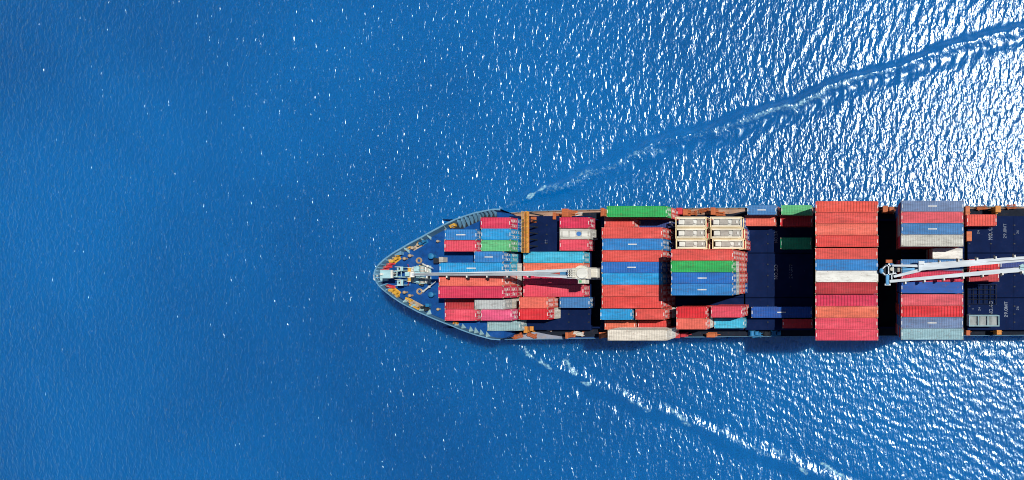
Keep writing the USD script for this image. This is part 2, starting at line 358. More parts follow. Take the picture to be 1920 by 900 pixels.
def lower(p, k):
    """The hull's outline further down: drawn in at the flared bow."""
    x, y = p
    t = np.clip((x + 100) / 45, 0, 1)
    return np.array([x + k * 7.5 * (1 - t) ** 2, y - (y - 0.3) * k * 0.55 * (1 - t)])

deck_s = [U(x, y, Z_BUL)[:2] for x, y in star]
ring_top = s_side[::-1] + [np.asarray(a) for a in s_top[::-1]] + [np.asarray(a) for a in p_top[1:]] + p_side
rings = []
for z, k in ((Z_DECK, 0.28), (5.0, 0.62), (0.6, 0.9), (-2.0, 1.0)):
    rings.append([np.array([*lower(p, k), z]) for p in ring_top])
def loft(rings, closed=True):
    n = len(rings[0])
    v = np.array([p for r in rings for p in r])
    f = []
    for j in range(len(rings) - 1):
        for i in range(n if closed else n - 1):
            a, b = j * n + i, j * n + (i + 1) % n
            f += [(a, b, b + n), (a, b + n, a + n)]
    return trimesh.Trimesh(v, np.array(f), process=False)
part(ship, 'hull', loft(rings), M['hull'], 40)
# forecastle shell up to the bulwark top
fc_low = [np.array([*lower(p, 0.28), Z_DECK]) for p in outline]
fc_up = [np.array([p[0], p[1], Z_BUL]) for p in outline]
part(ship, 'forecastle_shell', loft([fc_up, fc_low], False), M['hull'], 40)
def inset(pts, d):
    from shapely.geometry import Polygon
    g = Polygon(pts).buffer(-d, join_style=2)
    return np.array(g.exterior.coords)[:-1]
# bulwark: inner face and a flat top rail
def offset_in(pts, d):
    pts = np.asarray(pts, float); out = []
    for i in range(len(pts)):
        a, b = pts[max(i - 1, 0)], pts[min(i + 1, len(pts) - 1)]
        t = (b - a) / np.linalg.norm(b - a)
        out.append(pts[i] + float(np.ravel(d)[i]) * np.array([-t[1], t[0]]))
    return np.array(out)
wide = np.array([0.30] * len(s_top) + [0.22] * (len(p_top) - 1))[:, None]
inn = offset_in(outline, wide)
inn_low = offset_in(outline, wide + np.array([0.34] * len(s_top) + [0.10] * (len(p_top) - 1))[:, None])
rl = loft([[np.array([*p, Z_BUL + 0.004]) for p in outline], [np.array([*p, Z_BUL + 0.004]) for p in inn]], False)
if rl.face_normals[0][2] < 0:
    rl.invert()
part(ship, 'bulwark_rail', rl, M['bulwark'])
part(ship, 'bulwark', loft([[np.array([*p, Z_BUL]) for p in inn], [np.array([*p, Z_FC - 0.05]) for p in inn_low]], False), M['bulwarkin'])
fcd = [tuple(p) for p in inn_low]
part(ship, 'forecastle_deck', prism(fcd, Z_DECK, Z_FC), M['deckblue'])
# main deck
md = [tuple(p) for p in s_side[::-1]] + [tuple(lower(p, 0.28)) for p in outline] + [tuple(p) for p in p_side]
part(ship, 'main_deck', prism(md, Z_DECK - 0.6, Z_DECK), M['deck'])
def plate(name, pts, mat, z=Z_DECK, h=0.06):  # tan and grey ones paint sunlit stretches of the main deck
    part(ship, name, prism([tuple(U(x, y, z)[:2]) for x, y in pts], z + .004, z + h), M[mat])
plate('deck_tone_patch', [(952, 399.5), (990, 397.3), (1060, 394.4), (1134, 393.0), (1134, 397.5), (1090, 399), (1040, 404), (1005, 411), (980, 412), (960, 405)], 'sunlitdeck')
plate('deck_tone_patch', [(1290, 391), (1397, 389.8), (1397, 396), (1370, 401), (1290, 403)], 'sunlitdeck')
plate('deck_tone_patch', [(968, 635.5), (1062, 635), (1062, 632), (1030, 627.5), (1005, 622.5), (985, 622.5), (970, 629)], 'sunlitgrey')
plate('deck_tone_patch', [(1816, 388.0), (1960, 387.5), (1960, 390), (1816, 391.5)], 'sunlitdeck')
plate('deck_tone_patch', [(1062, 635), (1132, 634), (1132, 631.5), (1062, 632)], 'blueplate')
# bulwark stays: triangular brackets inside the bulwark
def stay(p, q, w=0.16):
    """From the rail at p in to the deck at q (plan points)."""
    p, q = np.asarray(p, float), np.asarray(q, float)
    d = (q - p) / np.linalg.norm(q - p); s = np.array([-d[1], d[0]]) * w / 2
    v = [(*(p + s), Z_BUL - 0.03), (*(p - s), Z_BUL - 0.03), (*(q + s), Z_FC + 0.02), (*(q - s), Z_FC + 0.02), (*(p + s), Z_FC + 0.02), (*(p - s), Z_FC + 0.02), (*(p + 0.3 * (q - p) + s), Z_BUL - 0.25), (*(p + 0.3 * (q - p) - s), Z_BUL - 0.25)]
    m = trimesh.Trimesh(np.array(v)).convex_hull
    return m
for a, b in (((858, 412), (863, 427)), ((865, 409), (871, 427)), ((872, 406), (880, 424)), ((880, 403), (886, 420)), ((888, 401), (893, 417)), ((895, 398.5), (899, 414)), ((902, 397), (905, 407)), ((909, 395.5), (913, 407)), ((917, 394.5), (921, 407)), ((924, 393.5), (929, 406))):
    part(ship, 'bulwark_stay', stay(U(*a, Z_BUL)[:2], U(*b, Z_FC)[:2], 0.3), M['bulwark'])
for a, b in (((757, 464.5), (768, 475)), ((789, 446), (795, 456)), ((800, 440), (808, 450)), ((832, 422), (836, 431)), ((755, 567), (766, 557)), ((786, 583), (793, 573)), ((800, 590), (806, 580)), ((770, 576), (778, 566)),
             ((880, 622), (882, 612)), ((890, 625), (891, 614)), ((900, 628), (901, 618)), ((866, 616), (867, 607)), ((853, 611), (855, 603)), ((912, 632), (912, 622))):
    part(ship, 'bulwark_stay', stay(U(*a, Z_BUL)[:2], U(*b, Z_FC)[:2], 0.14), M['machinery'])
part(ship, 'painted_shade_strip', prism([tuple(U(x, y, Z_FC)[:2]) for x, y in ((846, 423), (862, 415.5), (884, 408), (908, 402), (932, 399), (932, 409), (905, 412), (884, 421), (868, 429), (850, 429))], Z_FC + .004, Z_FC + .03), M['dark'])  # dark strip painted for the deep shade between the bulwark stays
# bow stays, close set round the stem
for ang in range(-60, 75, 15):
    t = math.radians(180 + ang)
    c0 = U(738, 514, Z_BUL)[:2]
    hit = min(outline, key=lambda p: abs(((math.atan2(p[1] - c0[1], p[0] - c0[0]) - t + math.pi) % (2 * math.pi)) - math.pi))
    p = c0 + (np.asarray(hit) - c0) * 0.93
    part(ship, 'bulwark_stay', stay(p, c0 + (p - c0) * 0.78, 0.2), M['bulwark'])
# forecastle break: bulkhead
ye = s_top[-1][1], p_top[-1][1]
# long hatch coamings either side (a low dark wall that the hatch covers lie on)
for nm, y0, y1 in (('hatch_coaming', 11.6, 11.9), ('hatch_coaming', -11.5, -11.2)):
    part(ship, nm, box(-88, 56, y0, y1, Z_DECK, Z_HATCH - 0.75), M['hatch'])
# thin railing along the side deck
def rail(pts, z, h, every=2.4, r=0.035):
    ms = []
    for a, b in zip(pts[:-1], pts[1:]):
        a, b = np.array([*a, z]), np.array([*b, z])
        for hh in (h, h * 0.5):
            ms.append(tube(a + [0, 0, hh], b + [0, 0, hh], r, n=5))
        n = max(1, int(np.linalg.norm(b - a) / every))
        for i in range(n):
            p = a + (b - a) * i / n
            ms.append(tube(p, p + [0, 0, h], r, n=5))
    return ms
part(ship, 'deck_rail', rail([p + np.array([0, -0.15]) for p in s_side[:-1]], Z_DECK, 1.1), M['bulwark'])
part(ship, 'deck_rail', rail([p + np.array([0, 0.15]) for p in p_side[:-1]], Z_DECK, 1.1), M['bulwark'])

# ------------------------------------------------------------------ hatch covers, each a slab that can be lifted off
BAYS = dict(bow=(828, 974), fore=(984, 1108), second=(1126, 1256), third=(1262, 1394), fourth=(1397, 1525), fifth=(1530, 1648), sixth=(1690, 1808), after=(1814, 1990))
YB = [(405, 474, 'starboard'), (475, 558, 'middle'), (559, 619, 'port')]
WRITE = {('fourth', 'middle'): [('NO.3C', 1455, 510, 0.72), ('24 UNT', 1483, 509, 0.6), ('-', 1508, 508, 0.4)],
         ('after', 'starboard'): [('NO.4A', 1857, 436, 0.74), ('29.0MT', 1884, 433, 0.62), ('24', 1834, 435, 0.5), ('26', 1908, 435, 0.45)],
         ('after', 'port'): [('NO.4C', 1858, 578, 0.7), ('29.0MT', 1886, 580, 0.66), ('1', 1824, 579, 0.4), ('24', 1836, 579, 0.5), ('26', 1908, 578, 0.5)],
         ('fore', 'starboard'): [('22', 1024, 453, 0.5)], ('fourth', 'starboard'): [('NO.3A', 1455, 444, 0.6)]}
for bay, (bx0, bx1) in BAYS.items():
    for y0, y1, side in YB:
        a, b = U(bx0, y1, Z_HATCH), U(bx1, y0, Z_HATCH)
        if bay == 'bow':
            if side != 'middle':
                a[0] += 6.5
        where = {'bow': 'on the bay behind the forecastle', 'fore': 'around the crane pedestal', 'second': 'aft of the crane pedestal', 'third': 'below the tank frames', 'fourth': 'on the shaded open bay', 'fifth': 'beneath the tall red stack', 'sixth': 'beneath the boom crossed stack', 'after': 'on the lettered bay by the twin boom tip'}[bay]
        h = thing('hatch_cover', f'navy steel hatch cover, {side} slab {where}', 'hatch cover', group='hatch covers across the ship')
        part(h, 'panel', cbox(a[0], b[0], a[1], b[1], Z_HATCH - 0.7, Z_HATCH, 0.08), M['hatch'])
        nx = 3 if bx1 - bx0 < 140 else 4
        for i in range(1, nx):
            x = a[0] + (b[0] - a[0]) * i / nx
            part(h, 'seam', box(x - 0.09, x + 0.09, a[1] + 0.15, b[1] - 0.15, Z_HATCH, Z_HATCH + 0.05), M['hatch'])
        for j in range(1, 4):
            y = a[1] + (b[1] - a[1]) * j / 4
            for i in range(0, nx + 1):
                x = np.clip(a[0] + (b[0] - a[0]) * i / nx, a[0] + 0.4, b[0] - 0.4)
                part(h, 'lashing_socket', box(x - 0.16, x + 0.16, y - 0.13, y + 0.13, Z_HATCH, Z_HATCH + 0.12), M['dark'])
        for txt, tx, ty, hh in WRITE.get((bay, side), []):
            t = meshkit.text_mesh(txt, hh, 0.02, bold=hh > 0.65)
            t.apply_transform(trimesh.transformations.rotation_matrix(math.pi / 2, [0, 0, 1]))
            c = t.bounds.mean(0)
            p = U(tx, ty, Z_HATCH)
            p[1] = min(max(p[1], a[1] + (t.bounds[1, 1] - t.bounds[0, 1]) / 2 + .2), b[1] - (t.bounds[1, 1] - t.bounds[0, 1]) / 2 - .2)
            t.apply_translation([p[0] - c[0], p[1] - c[1], Z_HATCH + 0.01 - t.bounds[0, 2]])
            part(h, 'lettering', t, M['hatchmark'])

# ------------------------------------------------------------------ containers
KINDS = stage.DefinePrim('/World/container_kinds', 'Scope')
KINDS.SetSpecifier(Sdf.SpecifierClass)
W0, H0 = 2.30, 2.60
LEN = {20: 6.06, 40: 12.19}

def corrugated(u0, u1, n, depth, v0, v1, put):
    """A strip from u0 to u1 with n trapezoid ridges; put(u, v, w) places a point."""
    pitch = (u1 - u0) / n
    us, ws = [], []
    for i in range(n):
        for t, w in ((0.0, 0), (0.22, 0), (0.36, 1), (0.80, 1), (0.94, 0)):
            us.append(u0 + (i + t) * pitch); ws.append(w * depth)
    us.append(u1); ws.append(0)
    v = [put(u, v0, w) for u, w in zip(us, ws)] + [put(u, v1, w) for u, w in zip(us, ws)]
    n_ = len(us)
    f = [t for i in range(n_ - 1) for t in ((i, i + 1, i + 1 + n_), (i, i + 1 + n_, i + n_))]
    return trimesh.Trimesh(np.array(v, float), np.array(f), process=False)

kinds_made = {}
def container_kind(ln, colour, style):
    key = f'{colour}_{ln}_{style}'
    if key in kinds_made:
        return kinds_made[key]
    L = LEN[ln]; hx, hy = L / 2, W0 / 2
    mat = PAINT[colour]
    k = stage.DefinePrim('/World/container_kinds/' + key.replace('-', '_'), 'Xform')
    n = {'fine': 34, 'coarse': 20, 'flat': 34, 'smooth': 34, 'label': 34, 'panel': 34, 'spot': 34}[style] * ln // 40
    if style == 'coarse':
        roof = corrugated(-hx + 0.32, hx - 0.32, n, 0.085, -hy + 0.07, hy - 0.07, lambda u, v, w: (u, v, H0 - 0.10 + w))
    elif style in ('panel', 'smooth'):
        roof = box(-hx + 0.25, hx - 0.25, -hy + 0.07, hy - 0.07, H0 - 0.2, H0 - 0.03)
    else:
        roof = corrugated(-hx + 0.32, hx - 0.32, n, 0.032, -hy + 0.07, hy - 0.07, lambda u, v, w: (u, v, H0 - 0.05 + w))
    part(k, 'roof', roof, mat)
    for s in (-1, 1):
        m = corrugated(-hx + 0.12, hx - 0.12, n, 0.05, 0.15, H0 - 0.1, lambda u, v, w: (u, s * (hy - 0.07 + w), v))
        if m.face_normals[0][1] * s < 0:
            m.invert()
        part(k, 'side_wall', m, mat)
    part(k, 'front_wall', box(-hx + 0.06, -hx + 0.10, -hy + 0.1, hy - 0.1, 0.1, H0 - 0.12), mat)
    fr = []
    for s in (-1, 1):
        fr += [box(-hx + 0.17, hx - 0.17, s * (hy - 0.04) - 0.04, s * (hy - 0.04) + 0.04, H0 - 0.08, H0 - 0.005), box(-hx + 0.17, hx - 0.17, s * (hy - 0.05) - 0.05, s * (hy - 0.05) + 0.05, 0.0, 0.16)]
        for e in (-1, 1):
            fr.append(box(min(e * hx, e * (hx - 0.14)), max(e * hx, e * (hx - 0.14)), min(s * hy, s * (hy - 0.12)), max(s * hy, s * (hy - 0.12)), 0.13, H0 - 0.13))
    for e in (-1, 1):
        fr += [box(min(e * (hx - .01), e * (hx - 0.33)), max(e * (hx - .01), e * (hx - 0.33)), -hy + 0.17, hy - 0.17, H0 - 0.11, H0 - 0.012), box(min(e * hx, e * (hx - 0.12)), max(e * hx, e * (hx - 0.12)), -hy + 0.13, hy - 0.13, 0.0, 0.14)]
    part(k, 'frame', fr, mat)
    for e in (-1, 1):
        for s in (-1, 1):
            for z in (0.0, H0 - 0.12):
                part(k, 'corner_casting', box(min(e * (hx + .005), e * (hx - 0.178)), max(e * (hx + .005), e * (hx - 0.178)), min(s * (hy + .005), s * (hy - 0.16)), max(s * (hy + .005), s * (hy - 0.16)), z, z + 0.12), M['castings'])
        # white height mark across the end of the roof
        part(k, 'end_marking', box(min(e * (hx - 0.1), e * (hx - 0.22)), max(e * (hx - 0.1), e * (hx - 0.22)), -0.36, 0.36, H0 - 0.013, H0 - 0.004), M['whitemark'])
    for s in (-1, 1):
        d = part(k, 'door', box(hx - 0.09, hx - 0.04, min(s * 0.015, s * (hy - 0.13)), max(s * 0.015, s * (hy - 0.13)), 0.15, H0 - 0.13), mat)
        for y in (0.28, 0.78):
            part(d, 'lock_rod', box(hx - 0.035, hx + 0.0, s * y - 0.028, s * y + 0.028, 0.12, H0 - 0.12), M['rod'])
        for z0, z1, y0, y1 in ((1.95, 2.15, 0.36, 0.7), (1.55, 1.75, 0.1, 0.66), (1.0, 1.3, 0.36, 0.72), (0.4, 0.62, 0.36, 0.66)):
            if s > 0 or z0 < 1.7:
                part(d, 'lettering', box(hx - 0.042, hx - 0.03, min(s * y0, s * y1), max(s * y0, s * y1), z0, z1), M['whitemark'])
    if style == 'label':
        ms = [box(-0.85 + i * 0.22, -0.85 + i * 0.22 + 0.17, -0.13, 0.13, H0 - 0.02, H0 - 0.004) for i in range(8)]
        part(k, 'roof_lettering', ms, M['whitemark'])
    if style == 'panel':
        for x in (-1.9, -0.5, 1.9):
            part(k, 'roof_panel', cbox(x - 0.55, x + 0.55, -0.62, 0.62, H0 - 0.03, H0 + 0.02, 0.02), M['tankwhite'])
        e = trimesh.creation.cylinder(radius=0.5, height=0.03, sections=24); e.apply_translation([0.75, 0.05, H0 - 0.01])
        part(k, 'roof_emblem', e, M['emblem'])
    kinds_made[key] = k.GetPath()
    return k.GetPath()

def put_container(x0, x1, y0, y1, z0, z1, ln, colour, style, label):
    k = container_kind(ln, colour, style)
    x = UsdGeom.Xform.Define(stage, '/World/' + numbered('shipping_container'))
    x.AddTranslateOp().Set(Gf.Vec3d(float(x0 + x1) / 2, float(y0 + y1) / 2, float(z0)))
    x.AddScaleOp().Set(Gf.Vec3f(float((x1 - x0) / LEN[ln]), float((y1 - y0) / W0), float((z1 - z0) / H0)))
    p = x.GetPrim()
    p.GetReferences().AddInternalReference(k)
    p.SetInstanceable(True)
    tag(p, label, 'shipping container', 'containers stacked on the ship')

ORD = {1: 'two', 2: 'three', 3: 'four', 4: 'five'}
UNDER = ['red', 'dullred', 'crimson', 'cobalt', 'royal', 'red', 'steelblue', 'scarlet', 'grey', 'salmon']
WORDS = dict(red='red', dullred='dull red', crimson='crimson', cobalt='cobalt blue', royal='royal blue', steelblue='steel blue', scarlet='scarlet', grey='grey', salmon='salmon', cyan='cyan', skyblue='sky blue', green='green', white='white', cream='cream', pinkred='pinkish red', orange='orange', blue='blue', navy='navy', tealgrey='grey teal', palegrey='pale grey')
def stack(px0, px1, py0, py1, n, zt, ln, colour, style, label, ref, under=None):
    """A stack of n tiers whose top one shows at these pixels."""
    a, b = U(px0, py1, zt), U(px1, py0, zt)
    h = (zt - Z_HATCH - 0.02) / n
    for t in range(n):
        top = zt - t * h
        col, lab, sty = colour, label, style
        if t:
            col = under[t - 1] if under and t <= len(under) else rng.choice(UNDER)
            lab = f'{WORDS[col]} container on tier {ORD[t]} below {ref}'
            print('LONG', lab) if len(lab.split()) > 16 else None
            sty = 'fine'
        j = rng.uniform(-0.07, 0.07)
        put_container(a[0] + 0.02 + j, b[0] - 0.02 + j, a[1] + 0.015, b[1] - 0.015, top - h + 0.012, top, ln, col, sty, lab)

ZA2, ZA3, ZB, ZC, ZD, ZF = 18.6, 20.9, 16.15, 21.9, 28.5, 27.6
Z1 = Z_HATCH + 2.62
T = [
 # bay behind the forecastle
 (901, 957.5, 407.5, 428.5, 2, ZA2, 20, 'crimson', 'flat', 'crimson short container tucked against the starboard bulwark stays', 'crimson box by the starboard bulwark', ['cobalt']),
 (901.5, 957.5, 428.5, 449.7, 2, ZA2, 20, 'skyblue', 'flat', 'plain sky blue short container between a crimson and a pale green one', 'sky blue box beside the pale green one', ['skyblue']),
 (901.5, 957.5, 449.9, 471, 2, ZA2, 20, 'palegreen', 'flat', 'pale green short container, the only green on the foremost bay', 'pale green box', ['skyblue']),
 (889, 945, 471.5, 492, 2, ZA2, 20, 'blue', 'label', 'blue short container with white roof mark behind a dark gap', 'marked blue box behind the dark gap', ['cyan']),
 (824, 944, 492.5, 513.5, 3, ZA3, 40, 'skyblue', 'label', 'long sky blue container just starboard of the thin boom', 'long blue box by the thin boom', ['cyan', 'white']),
 (823, 944, 514.5, 536.2, 3, ZA3, 40, 'salmon', 'flat', 'long salmon container partly beneath the thin boom near the bow', 'long salmon box near the bow', ['salmon', 'white']),
 (822, 945, 536.6, 559, 3, ZA3, 40, 'crimson', 'flat', 'long crimson container, nearest the bow of all long red ones', 'long crimson box near the bow', ['crimson', 'dullred']),
 (889, 946, 560.5, 580, 2, ZA2, 20, 'grey', 'fine', 'light grey short container on the foremost bay beside a pink one', 'light grey box beside the pink one', ['cream']),
 (901.5, 960, 580.5, 601, 2, ZA2, 20, 'pink', 'flat', 'bright pink short container, the only pink one aboard', 'bright pink box', ['crimson']),
 (914, 976, 601.5, 620.5, 1, Z1, 20, 'tealgrey', 'flat', 'low grey teal short container at the port edge beside orange posts', '', None),
 (833, 893.5, 430, 450, 2, ZA2, 20, 'blue', 'label', 'blue short container with white roof mark, foremost at the starboard corner', 'foremost marked blue box', ['royal']),
 (833, 893.5, 450.5, 471.5, 2, ZA2, 20, 'pinkred', 'flat', 'pinkish red short container facing the forecastle beside a marked blue one', 'pinkish red box beside the foremost blue one', ['dullred']),
 (834, 893.5, 580, 601.5, 2, ZA2, 20, 'pinkred', 'flat', 'pinkish red short container, foremost at the port corner', 'foremost pinkish red box to port', ['dullred']),
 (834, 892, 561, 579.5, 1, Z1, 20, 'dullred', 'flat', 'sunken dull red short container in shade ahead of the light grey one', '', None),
 # fore bay
 (1049, 1105, 407, 428, 1, ZB, 20, 'crimson', 'coarse', 'crimson short container with coarse roof ribs beside the rusty side deck', 'crimson box with coarse ribs', ['dullred']),
 (1049, 1107, 429, 448.5, 1, ZB, 20, 'palegrey', 'panel', 'white short container with roof panels and a blue round emblem', 'white box with round emblem', ['white']),
 (1049, 1104, 449, 470, 1, ZB, 20, 'pinkred', 'fine', 'pinkish red short container half in shadow behind the white emblem one', 'half shaded pinkish red box', ['dullred']),
 (981, 1095, 472, 492.7, 1, ZB, 40, 'cyan', 'flat', 'long bright cyan container alongside the crane arms', 'long bright cyan box', ['royal']),
 (981.5, 1095, 493, 512.6, 1, ZB, 40, 'orange', 'flat', 'long orange container showing between the converging crane arms', 'long orange box between the arms', ['dullred']),
 (981, 1095, 513, 533.8, 1, ZB, 40, 'crimson', 'flat', 'long crimson container mostly hidden by the crane arms and their shadow', 'long crimson box below the arms', ['dullred']),
 (981, 1095, 534.2, 556.4, 1, ZB, 40, 'pinkred', 'flat', 'long pinkish red container just clear of the crane cab', 'long pinkish red box by the cab', ['crimson']),
 (972.5, 1027, 557.5, 578, 2, 18.5, 20, 'salmon', 'flat', 'salmon short container next to a low steel blue one', 'salmon box by the steel blue one', ['salmon']),
 (972.5, 1028, 578.3, 599.8, 2, 18.5, 20, 'vividred', 'flat', 'vivid red short container beside orange posts on the port side', 'vivid red box by the orange posts', ['cream']),
 (1049, 1106, 557.5, 577.5, 1, Z1, 20, 'steelblue', 'fine', 'low steel blue short container half in shadow on the fore hatch', '', None),
 # second bay
 (1137.5, 1251, 386, 407, 3, ZC, 40, 'green', 'fine', 'long green container overhanging the starboard side', 'long green box on the ship side', ['red', 'dullred']),
 (1133, 1189, 407.5, 427, 2, 19.0, 20, 'red', 'fine', 'red short container tucked between the long green and long red ones', 'red box inside the long green one', ['red', 'dullred']),
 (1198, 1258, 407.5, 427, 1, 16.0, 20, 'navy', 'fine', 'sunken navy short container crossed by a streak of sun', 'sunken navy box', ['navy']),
 (1127.5, 1241.5, 426, 447, 3, ZC, 40, 'red', 'fine', 'long red container with sunlit doors, first of the second bay stack', 'long red box with sunlit doors', ['red', 'dullred', 'dullred']),
 (1128, 1242, 447.3, 469, 3, ZC, 40, 'blue', 'label', 'long blue container with white roof mark and sunlit doors', 'long marked blue box with sunlit doors', ['blue', 'royal', 'dullred']),
 (1128, 1242, 469.3, 490.7, 3, ZC, 40, 'red', 'fine', 'long red container between two blue ones with a shadowed aft corner', 'long red box between two blue ones', ['dullred', 'cobalt', 'red']),
 (1128, 1242, 491, 511.7, 3, ZC, 40, 'cobalt', 'label', 'long cobalt container with white roof mark opposite the crane pedestal', 'long cobalt box by the crane', ['royal', 'dullred', 'red']),
 (1128, 1242, 512, 533.7, 3, ZC, 40, 'skyblue', 'flat', 'long plain sky blue container with its aft third in shadow', 'long plain sky blue box', ['royal', 'navy', 'red']),
 (1128, 1242, 534, 555.9, 3, ZC, 40, 'red', 'fine', 'long red container next to the half shaded sky blue one', 'long red box next to the sky blue one', ['dullred', 'red', 'cobalt']),
 (1128, 1242, 556.4, 578, 3, ZC, 40, 'scarlet', 'fine', 'long scarlet container beside a short bright blue one', 'long scarlet box of the second bay', ['scarlet', 'red', 'dullred']),
 (1125, 1185, 579, 600, 3, 21.0, 20, 'skyblue', 'fine', 'bright blue short container on the port half of the second bay', 'bright blue short box', ['cobalt', 'dullred']),
 (1191, 1246, 579, 599.5, 3, 21.0, 20, 'red', 'fine', 'red short container directly aft of the bright blue short one', 'red box aft of the bright blue one', ['red', 'white']),
 (1133, 1191, 601, 618.3, 1, 16.2, 20, 'orange', 'fine', 'sunken orange red short container behind the long cream one', 'sunken orange box', ['dullred']),
 (1196, 1252, 601, 618, 1, Z1, 20, 'scarlet', 'fine', 'deep set scarlet short container with one sunlit patch beside the cream one', '', None),
 (1139.5, 1251, 618.3, 638.5, 3, ZC, 40, 'cream', 'fine', 'long cream container overhanging the port side', 'long cream box on the ship side', ['white', 'red', 'dullred']),
 # third bay
 (1258, 1375, 467.3, 488.4, 5, ZD, 40, 'red', 'fine', 'long red container alongside the tank frames', 'long red box by the tank frames', ['red', 'red', 'salmon', 'dullred']),
 (1258, 1375, 488.8, 510.4, 5, ZD, 40, 'green', 'fine', 'long green container between the red one and two blue ones', 'long green box amidst the third bay', ['cream', 'red', 'salmon', 'dullred']),
 (1258, 1375, 510.8, 532, 5, ZD, 40, 'cobalt', 'label', 'long marked blue container touching the long green one', 'long blue box touching the green one', ['grey', 'red', 'salmon', 'dullred']),
 (1258, 1375, 532.3, 553.7, 5, ZD, 40, 'blue', 'label', 'long marked blue container bordering the black trench', 'long blue box on the black trench', ['grey', 'salmon', 'red', 'royal']),
 (1268, 1326, 575.5, 596.4, 3, 21.3, 20, 'vividred', 'coarse', 'vivid red short container with coarse roof ribs on the third bay', 'ribbed vivid red box of the third bay', ['red', 'dullred']),
 (1268, 1326, 596.7, 617.5, 3, 21.3, 20, 'salmon', 'fine', 'salmon short container at the port rail of the third bay', 'salmon box at the port rail', ['cream', 'red']),
 (1333, 1392, 574.5, 595.3, 3, 21.0, 20, 'pinkred', 'fine', 'pinkish red short container with pale rim beside a sunken cyan one', 'pale rimmed pinkish red box', ['dullred', 'red']),
 (1339, 1396, 597, 615.5, 1, Z1, 20, 'cyan', 'flat', 'sunken cyan short container partly in shade by the port rail', '', None),
 # fourth bay, mostly empty
 (1400.5, 1455.5, 384.3, 402.6, 2, 18.7, 20, 'steelblue', 'label', 'dusty blue short container with white roof mark at the starboard rail', 'dusty blue box at the rail', ['dullred', 'red']),
 (1464, 1521.5, 384.3, 402.6, 2, 18.7, 20, 'palegreen', 'fine', 'green short container cut by a slanting shadow at the starboard rail', 'green box cut by shadow', ['dullred', 'red']),
 (1396, 1454, 403, 423.7, 1, 16.2, 20, 'salmon', 'fine', 'salmon short container inboard of the dusty blue one', 'salmon box inboard of the dusty blue one', ['red']),
 (1462, 1523, 403, 424, 1, 16.2, 20, 'vividred', 'flat', 'shaded dull red short container inboard of the shadow cut green one', 'shaded dull red box', ['red']),
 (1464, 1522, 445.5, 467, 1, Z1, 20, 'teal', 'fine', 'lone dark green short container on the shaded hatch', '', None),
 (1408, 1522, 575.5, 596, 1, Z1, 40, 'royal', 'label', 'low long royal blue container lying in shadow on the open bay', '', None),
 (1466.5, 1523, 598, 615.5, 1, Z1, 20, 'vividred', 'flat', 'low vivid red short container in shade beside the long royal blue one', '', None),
]
F_ROWS = [(376.8, 397.6, 'rustyred', 'coarse', 'rust streaked red container with coarse ribs on the starboard edge', 'rust streaked edge box'), (398, 418.8, 'red', 'fine', 'red container second from the starboard edge of the tall red stack', 'second red box of the tall stack'),
          (419.2, 440.7, 'salmon', 'fine', 'salmon container between two reds on the starboard half of the tall stack', 'starboard salmon box'), (441, 463, 'scarlet', 'fine', 'scarlet container beside the narrow starboard slot of the tall red stack', 'scarlet box by the slot'),
          (464.8, 486, 'red', 'fine', 'red container next to the only blue one of the tall stack', 'red box by the blue'), (486.3, 507.3, 'blue', 'fine', 'blue container, the only one of that colour on the tall red stack', 'only blue box'),
          (507.6, 529, 'white', 'smooth', 'white container with a long slanting shadow on the tall red stack', 'white box'), (529.4, 551, 'dullred', 'flat', 'dark red smooth container beside the white one on the tall stack', 'dark red box'),
          (552.6, 574.3, 'crimson', 'coarse', 'crimson container with coarse ribs next to the port slot of the tall stack', 'ribbed crimson box'), (574.6, 595.6, 'orange', 'fine', 'orange container, the only one on the tall red stack', 'orange box'),
          (595.9, 617, 'pinkred', 'flat', 'smooth pinkish red container inside the port edge of the tall stack', 'smooth pinkish red box'), (617.3, 638.3, 'pinkred', 'fine', 'ribbed rose red container on the port edge of the tall stack', 'rose red edge box')]
G_ROWS = [(376, 396.7, 'greyblue', 'label', 'grey blue marked container on the starboard edge of the last full stack', 'grey blue starboard edge box'), (397, 418.3, 'dustyred', 'fine', 'pinkish red container with a dark stain between two marked blue ones', 'stained pinkish red box'),
          (418.6, 439.6, 'steelblue', 'label', 'steel blue marked container beside the stained pale grey one', 'steel blue marked box'), (440, 462, 'palegrey', 'fine', 'pale grey container with rust stains bordering the open slot', 'rust stained pale grey box'),
          (486.3, 507.2, 'steelblue', 'flat', 'steel blue container directly below the upper twin boom', 'box under the upper boom'), (507.5, 528.2, 'crimson', 'fine', 'crimson container between the two crane booms', 'crimson box between the booms'),
          (528.5, 549.8, 'royal', 'smooth', 'royal blue smooth container with streaky shadows below the lower boom', 'royal blue streaky box'), (551.6, 573, 'dustyred', 'fine', 'dusty pinkish red container next to the royal blue streaky one', 'dusty pinkish red box'),
          (573.3, 594.5, 'vividred', 'coarse', 'vivid red container with bold ribs on the last full stack', 'bold ribbed vivid red box'), (594.8, 615.9, 'greyblue', 'label', 'grey blue marked container second from the port edge of the last full stack', 'inner grey blue port box'),
          (616.2, 637, 'ice', 'fine', 'pale blue grey container on the port edge of the last full stack', 'pale blue grey edge box')]
for (x0, x1, y0, y1, n, zt, ln, col, sty, lab, ref, und) in T:
    stack(x0, x1, y0, y1, n, zt, ln, col, sty, lab, ref, und)
for y0, y1, col, sty, lab, ref in F_ROWS:
    stack(1528.5, 1646.5, y0, y1, 5, ZF + rng.uniform(-0.04, 0.04), 40, col, sty, lab, ref + ' of the tall stack' if 'stack' not in ref else ref)
for y0, y1, col, sty, lab, ref in G_ROWS:
    stack(1689.5, 1806.5, y0, y1, 5, ZF + rng.uniform(-0.04, 0.04), 40, col, sty, lab, ref + ' of the last stack')
